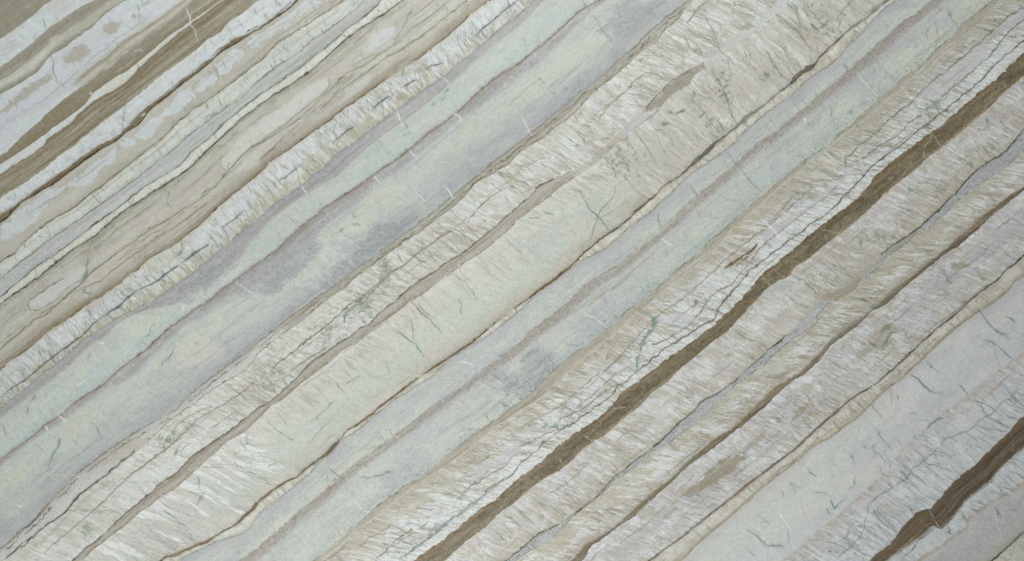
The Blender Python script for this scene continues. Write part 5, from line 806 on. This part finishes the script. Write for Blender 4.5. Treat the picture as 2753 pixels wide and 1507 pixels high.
    r, g, b = c.c[:, 0], c.c[:, 1], c.c[:, 2]; w = (np.clip((g-(r+b)/2-1.5)/5, 0, 1)*ss(150, 180, g))[:, None]
    c.c = c.c - w*np.array([6.0, 6.0, 6.5], np.float32)
    c.c = 176+(c.c-176)*1.14 + 2.0
    lum = (c.c @ np.array([.3, .59, .11], np.float32))[:, None]
    c.c = lum+(c.c-lum)*(1-.10*ss(125, 165, lum)) + np.array([-.3, .3, 1.0], np.float32)
    np.clip(c.c, 8, 250, out=c.c)
    return c.c
# === END PATTERN ===

# ---------------------------------------------------------------- materials
def new_mat(name):
    m = bpy.data.materials.new(name); m.use_nodes = True
    nt = m.node_tree; return m, nt, nt.nodes['Principled BSDF']

def stone_material():
    m, nt, b = new_mat('polished_marble'); N, L = nt.nodes, nt.links
    at = N.new('ShaderNodeAttribute'); at.attribute_name = 'mineral'
    tc = N.new('ShaderNodeTexCoord')
    n1 = N.new('ShaderNodeTexNoise'); n1.inputs['Scale'].default_value = 420; n1.inputs['Detail'].default_value = 3
    n2 = N.new('ShaderNodeTexNoise'); n2.inputs['Scale'].default_value = 95; n2.inputs['Detail'].default_value = 5; n2.inputs['Roughness'].default_value = .65
    vo = N.new('ShaderNodeTexVoronoi'); vo.inputs['Scale'].default_value = 330
    for n in (n1, n2, vo): L.new(tc.outputs['Object'], n.inputs['Vector'])
    r1 = N.new('ShaderNodeMapRange'); r1.inputs['From Min'].default_value = .25; r1.inputs['From Max'].default_value = .75
    r1.inputs['To Min'].default_value = .86; r1.inputs['To Max'].default_value = 1.14
    r2 = N.new('ShaderNodeMapRange'); r2.inputs['From Min'].default_value = .25; r2.inputs['From Max'].default_value = .75
    r2.inputs['To Min'].default_value = .945; r2.inputs['To Max'].default_value = 1.055
    L.new(n1.outputs['Fac'], r1.inputs['Value']); L.new(n2.outputs['Fac'], r2.inputs['Value'])
    mu = N.new('ShaderNodeMath'); mu.operation = 'MULTIPLY'; L.new(r1.outputs[0], mu.inputs[0]); L.new(r2.outputs[0], mu.inputs[1])
    vm = N.new('ShaderNodeVectorMath'); vm.operation = 'SCALE'
    L.new(at.outputs['Color'], vm.inputs[0]); L.new(mu.outputs[0], vm.inputs['Scale'])
    # crystal to crystal tint
    hs = N.new('ShaderNodeMix'); hs.data_type = 'RGBA'; hs.blend_type = 'SOFT_LIGHT'; hs.inputs['Factor'].default_value = .10
    L.new(vm.outputs[0], hs.inputs[6]); L.new(vo.outputs['Color'], hs.inputs[7])
    L.new(hs.outputs[2], b.inputs['Base Color'])
    rr = N.new('ShaderNodeMapRange'); rr.inputs['To Min'].default_value = .30; rr.inputs['To Max'].default_value = .48
    L.new(n2.outputs['Fac'], rr.inputs['Value']); L.new(rr.outputs[0], b.inputs['Roughness'])
    b.inputs['Specular IOR Level'].default_value = .25
    bp = N.new('ShaderNodeBump'); bp.inputs['Strength'].default_value = .06; bp.inputs['Distance'].default_value = .0006
    L.new(n2.outputs['Fac'], bp.inputs['Height']); L.new(bp.outputs[0], b.inputs['Normal'])
    return m

def floor_material():
    m, nt, b = new_mat('concrete'); N, L = nt.nodes, nt.links
    tc = N.new('ShaderNodeTexCoord'); n = N.new('ShaderNodeTexNoise'); n.inputs['Scale'].default_value = 6; n.inputs['Detail'].default_value = 8
    cr = N.new('ShaderNodeValToRGB'); cr.color_ramp.elements[0].color = (.20, .195, .185, 1); cr.color_ramp.elements[1].color = (.32, .315, .30, 1)
    L.new(tc.outputs['Object'], n.inputs['Vector']); L.new(n.outputs['Fac'], cr.inputs[0]); L.new(cr.outputs[0], b.inputs['Base Color'])
    b.inputs['Roughness'].default_value = .85
    return m

# ---------------------------------------------------------------- the surface it lies on
def build_ground():
    me = bpy.data.meshes.new('ground')
    me.from_pydata([(-5, -5, 0), (5, -5, 0), (5, 5, 0), (-5, 5, 0)], [], [(0, 1, 2, 3)])
    o = bpy.data.objects.new('ground', me); scene.collection.objects.link(o)
    me.materials.append(floor_material()); o['kind'] = 'structure'; o['label'] = 'plain grey concrete floor under the marble slab'
build_ground()

# ---------------------------------------------------------------- the slab
def axis(n, margin, step, grow):
    """even fine spacing across the middle, coarser towards the slab's ends"""
    mid = np.linspace(-4, n+4, int((n+8)/step)+1); out = []; d = step; p = n+4
    while p < n+margin: d = min(d*grow, 5.5); p += d; out.append(min(p, n+margin))
    hi = np.array(out); lo = (n-hi)[::-1]
    return np.concatenate([lo, mid, hi])

def build_slab():
    X = axis(2753, 300, 1.45, 1.06); Y = axis(1507, 240, 1.45, 1.06)
    nx, ny = len(X), len(Y)
    col = paint(X, Y)
    lin = np.where(col/255 <= .04045, col/255/12.92, ((col/255+.055)/1.055)**2.4)*ALB
    wx = (X-CXU)*U; wy = (CYU-Y)*U
    gx, gy = np.meshgrid(wx, wy)
    # the sheet's own edge: arris eased by 2 mm
    top = np.stack([gx.ravel(), gy.ravel(), np.full(nx*ny, TOP)], 1)
    idx = np.arange(nx*ny).reshape(ny, nx)
    top[np.r_[idx[0], idx[-1], idx[:, 0], idx[:, -1]], 2] -= .0012
    quads = np.stack([idx[:-1, :-1], idx[1:, :-1], idx[1:, 1:], idx[:-1, 1:]], -1).reshape(-1, 4)
    ring = np.concatenate([idx[0, :-1], idx[:-1, -1], idx[-1, :0:-1], idx[:0:-1, 0]])      # clockwise seen from above
    nr = len(ring); base = nx*ny
    c = top[ring]; out = c.copy(); out[:, :2] *= 1+.0012/np.abs(c[:, :2]).max(); out[:, 2] = TOP-.0030
    bot = out.copy(); bot[:, 2] = .0
    verts = np.concatenate([top, out, bot])
    r0 = np.arange(nr); r1 = (r0+1) % nr
    s1 = np.stack([ring[r0], ring[r1], base+r1, base+r0], -1); s2 = np.stack([base+r0, base+r1, base+nr+r1, base+nr+r0], -1)
    faces = np.concatenate([quads, s1, s2])
    nq = len(faces); under = (base+nr+r0)
    me = bpy.data.meshes.new('marble_slab')
    me.vertices.add(len(verts)); me.vertices.foreach_set('co', verts.astype(np.float32).ravel())
    loops = np.concatenate([faces.ravel(), under]); me.loops.add(len(loops)); me.loops.foreach_set('vertex_index', loops.astype(np.int32))
    me.polygons.add(nq+1)
    me.polygons.foreach_set('loop_start', np.concatenate([np.arange(nq)*4, [nq*4]]).astype(np.int32))
    me.update(calc_edges=True); me.validate()
    a = me.color_attributes.new('mineral', 'FLOAT_COLOR', 'POINT')
    full = np.ones((len(verts), 4), np.float32); full[:base, :3] = lin; full[base:base+nr, :3] = lin[ring]; full[base+nr:, :3] = lin[ring]
    a.data.foreach_set('color', full.ravel())
    me.materials.append(stone_material())
    o = bpy.data.objects.new('marble_slab', me); scene.collection.objects.link(o)
    o['label'] = 'polished marble slab with diagonal sage green, lilac, cream and brown bands'
    o['category'] = 'stone slab'; o['kind'] = 'thing'
    return o
ALB = .92
build_slab()
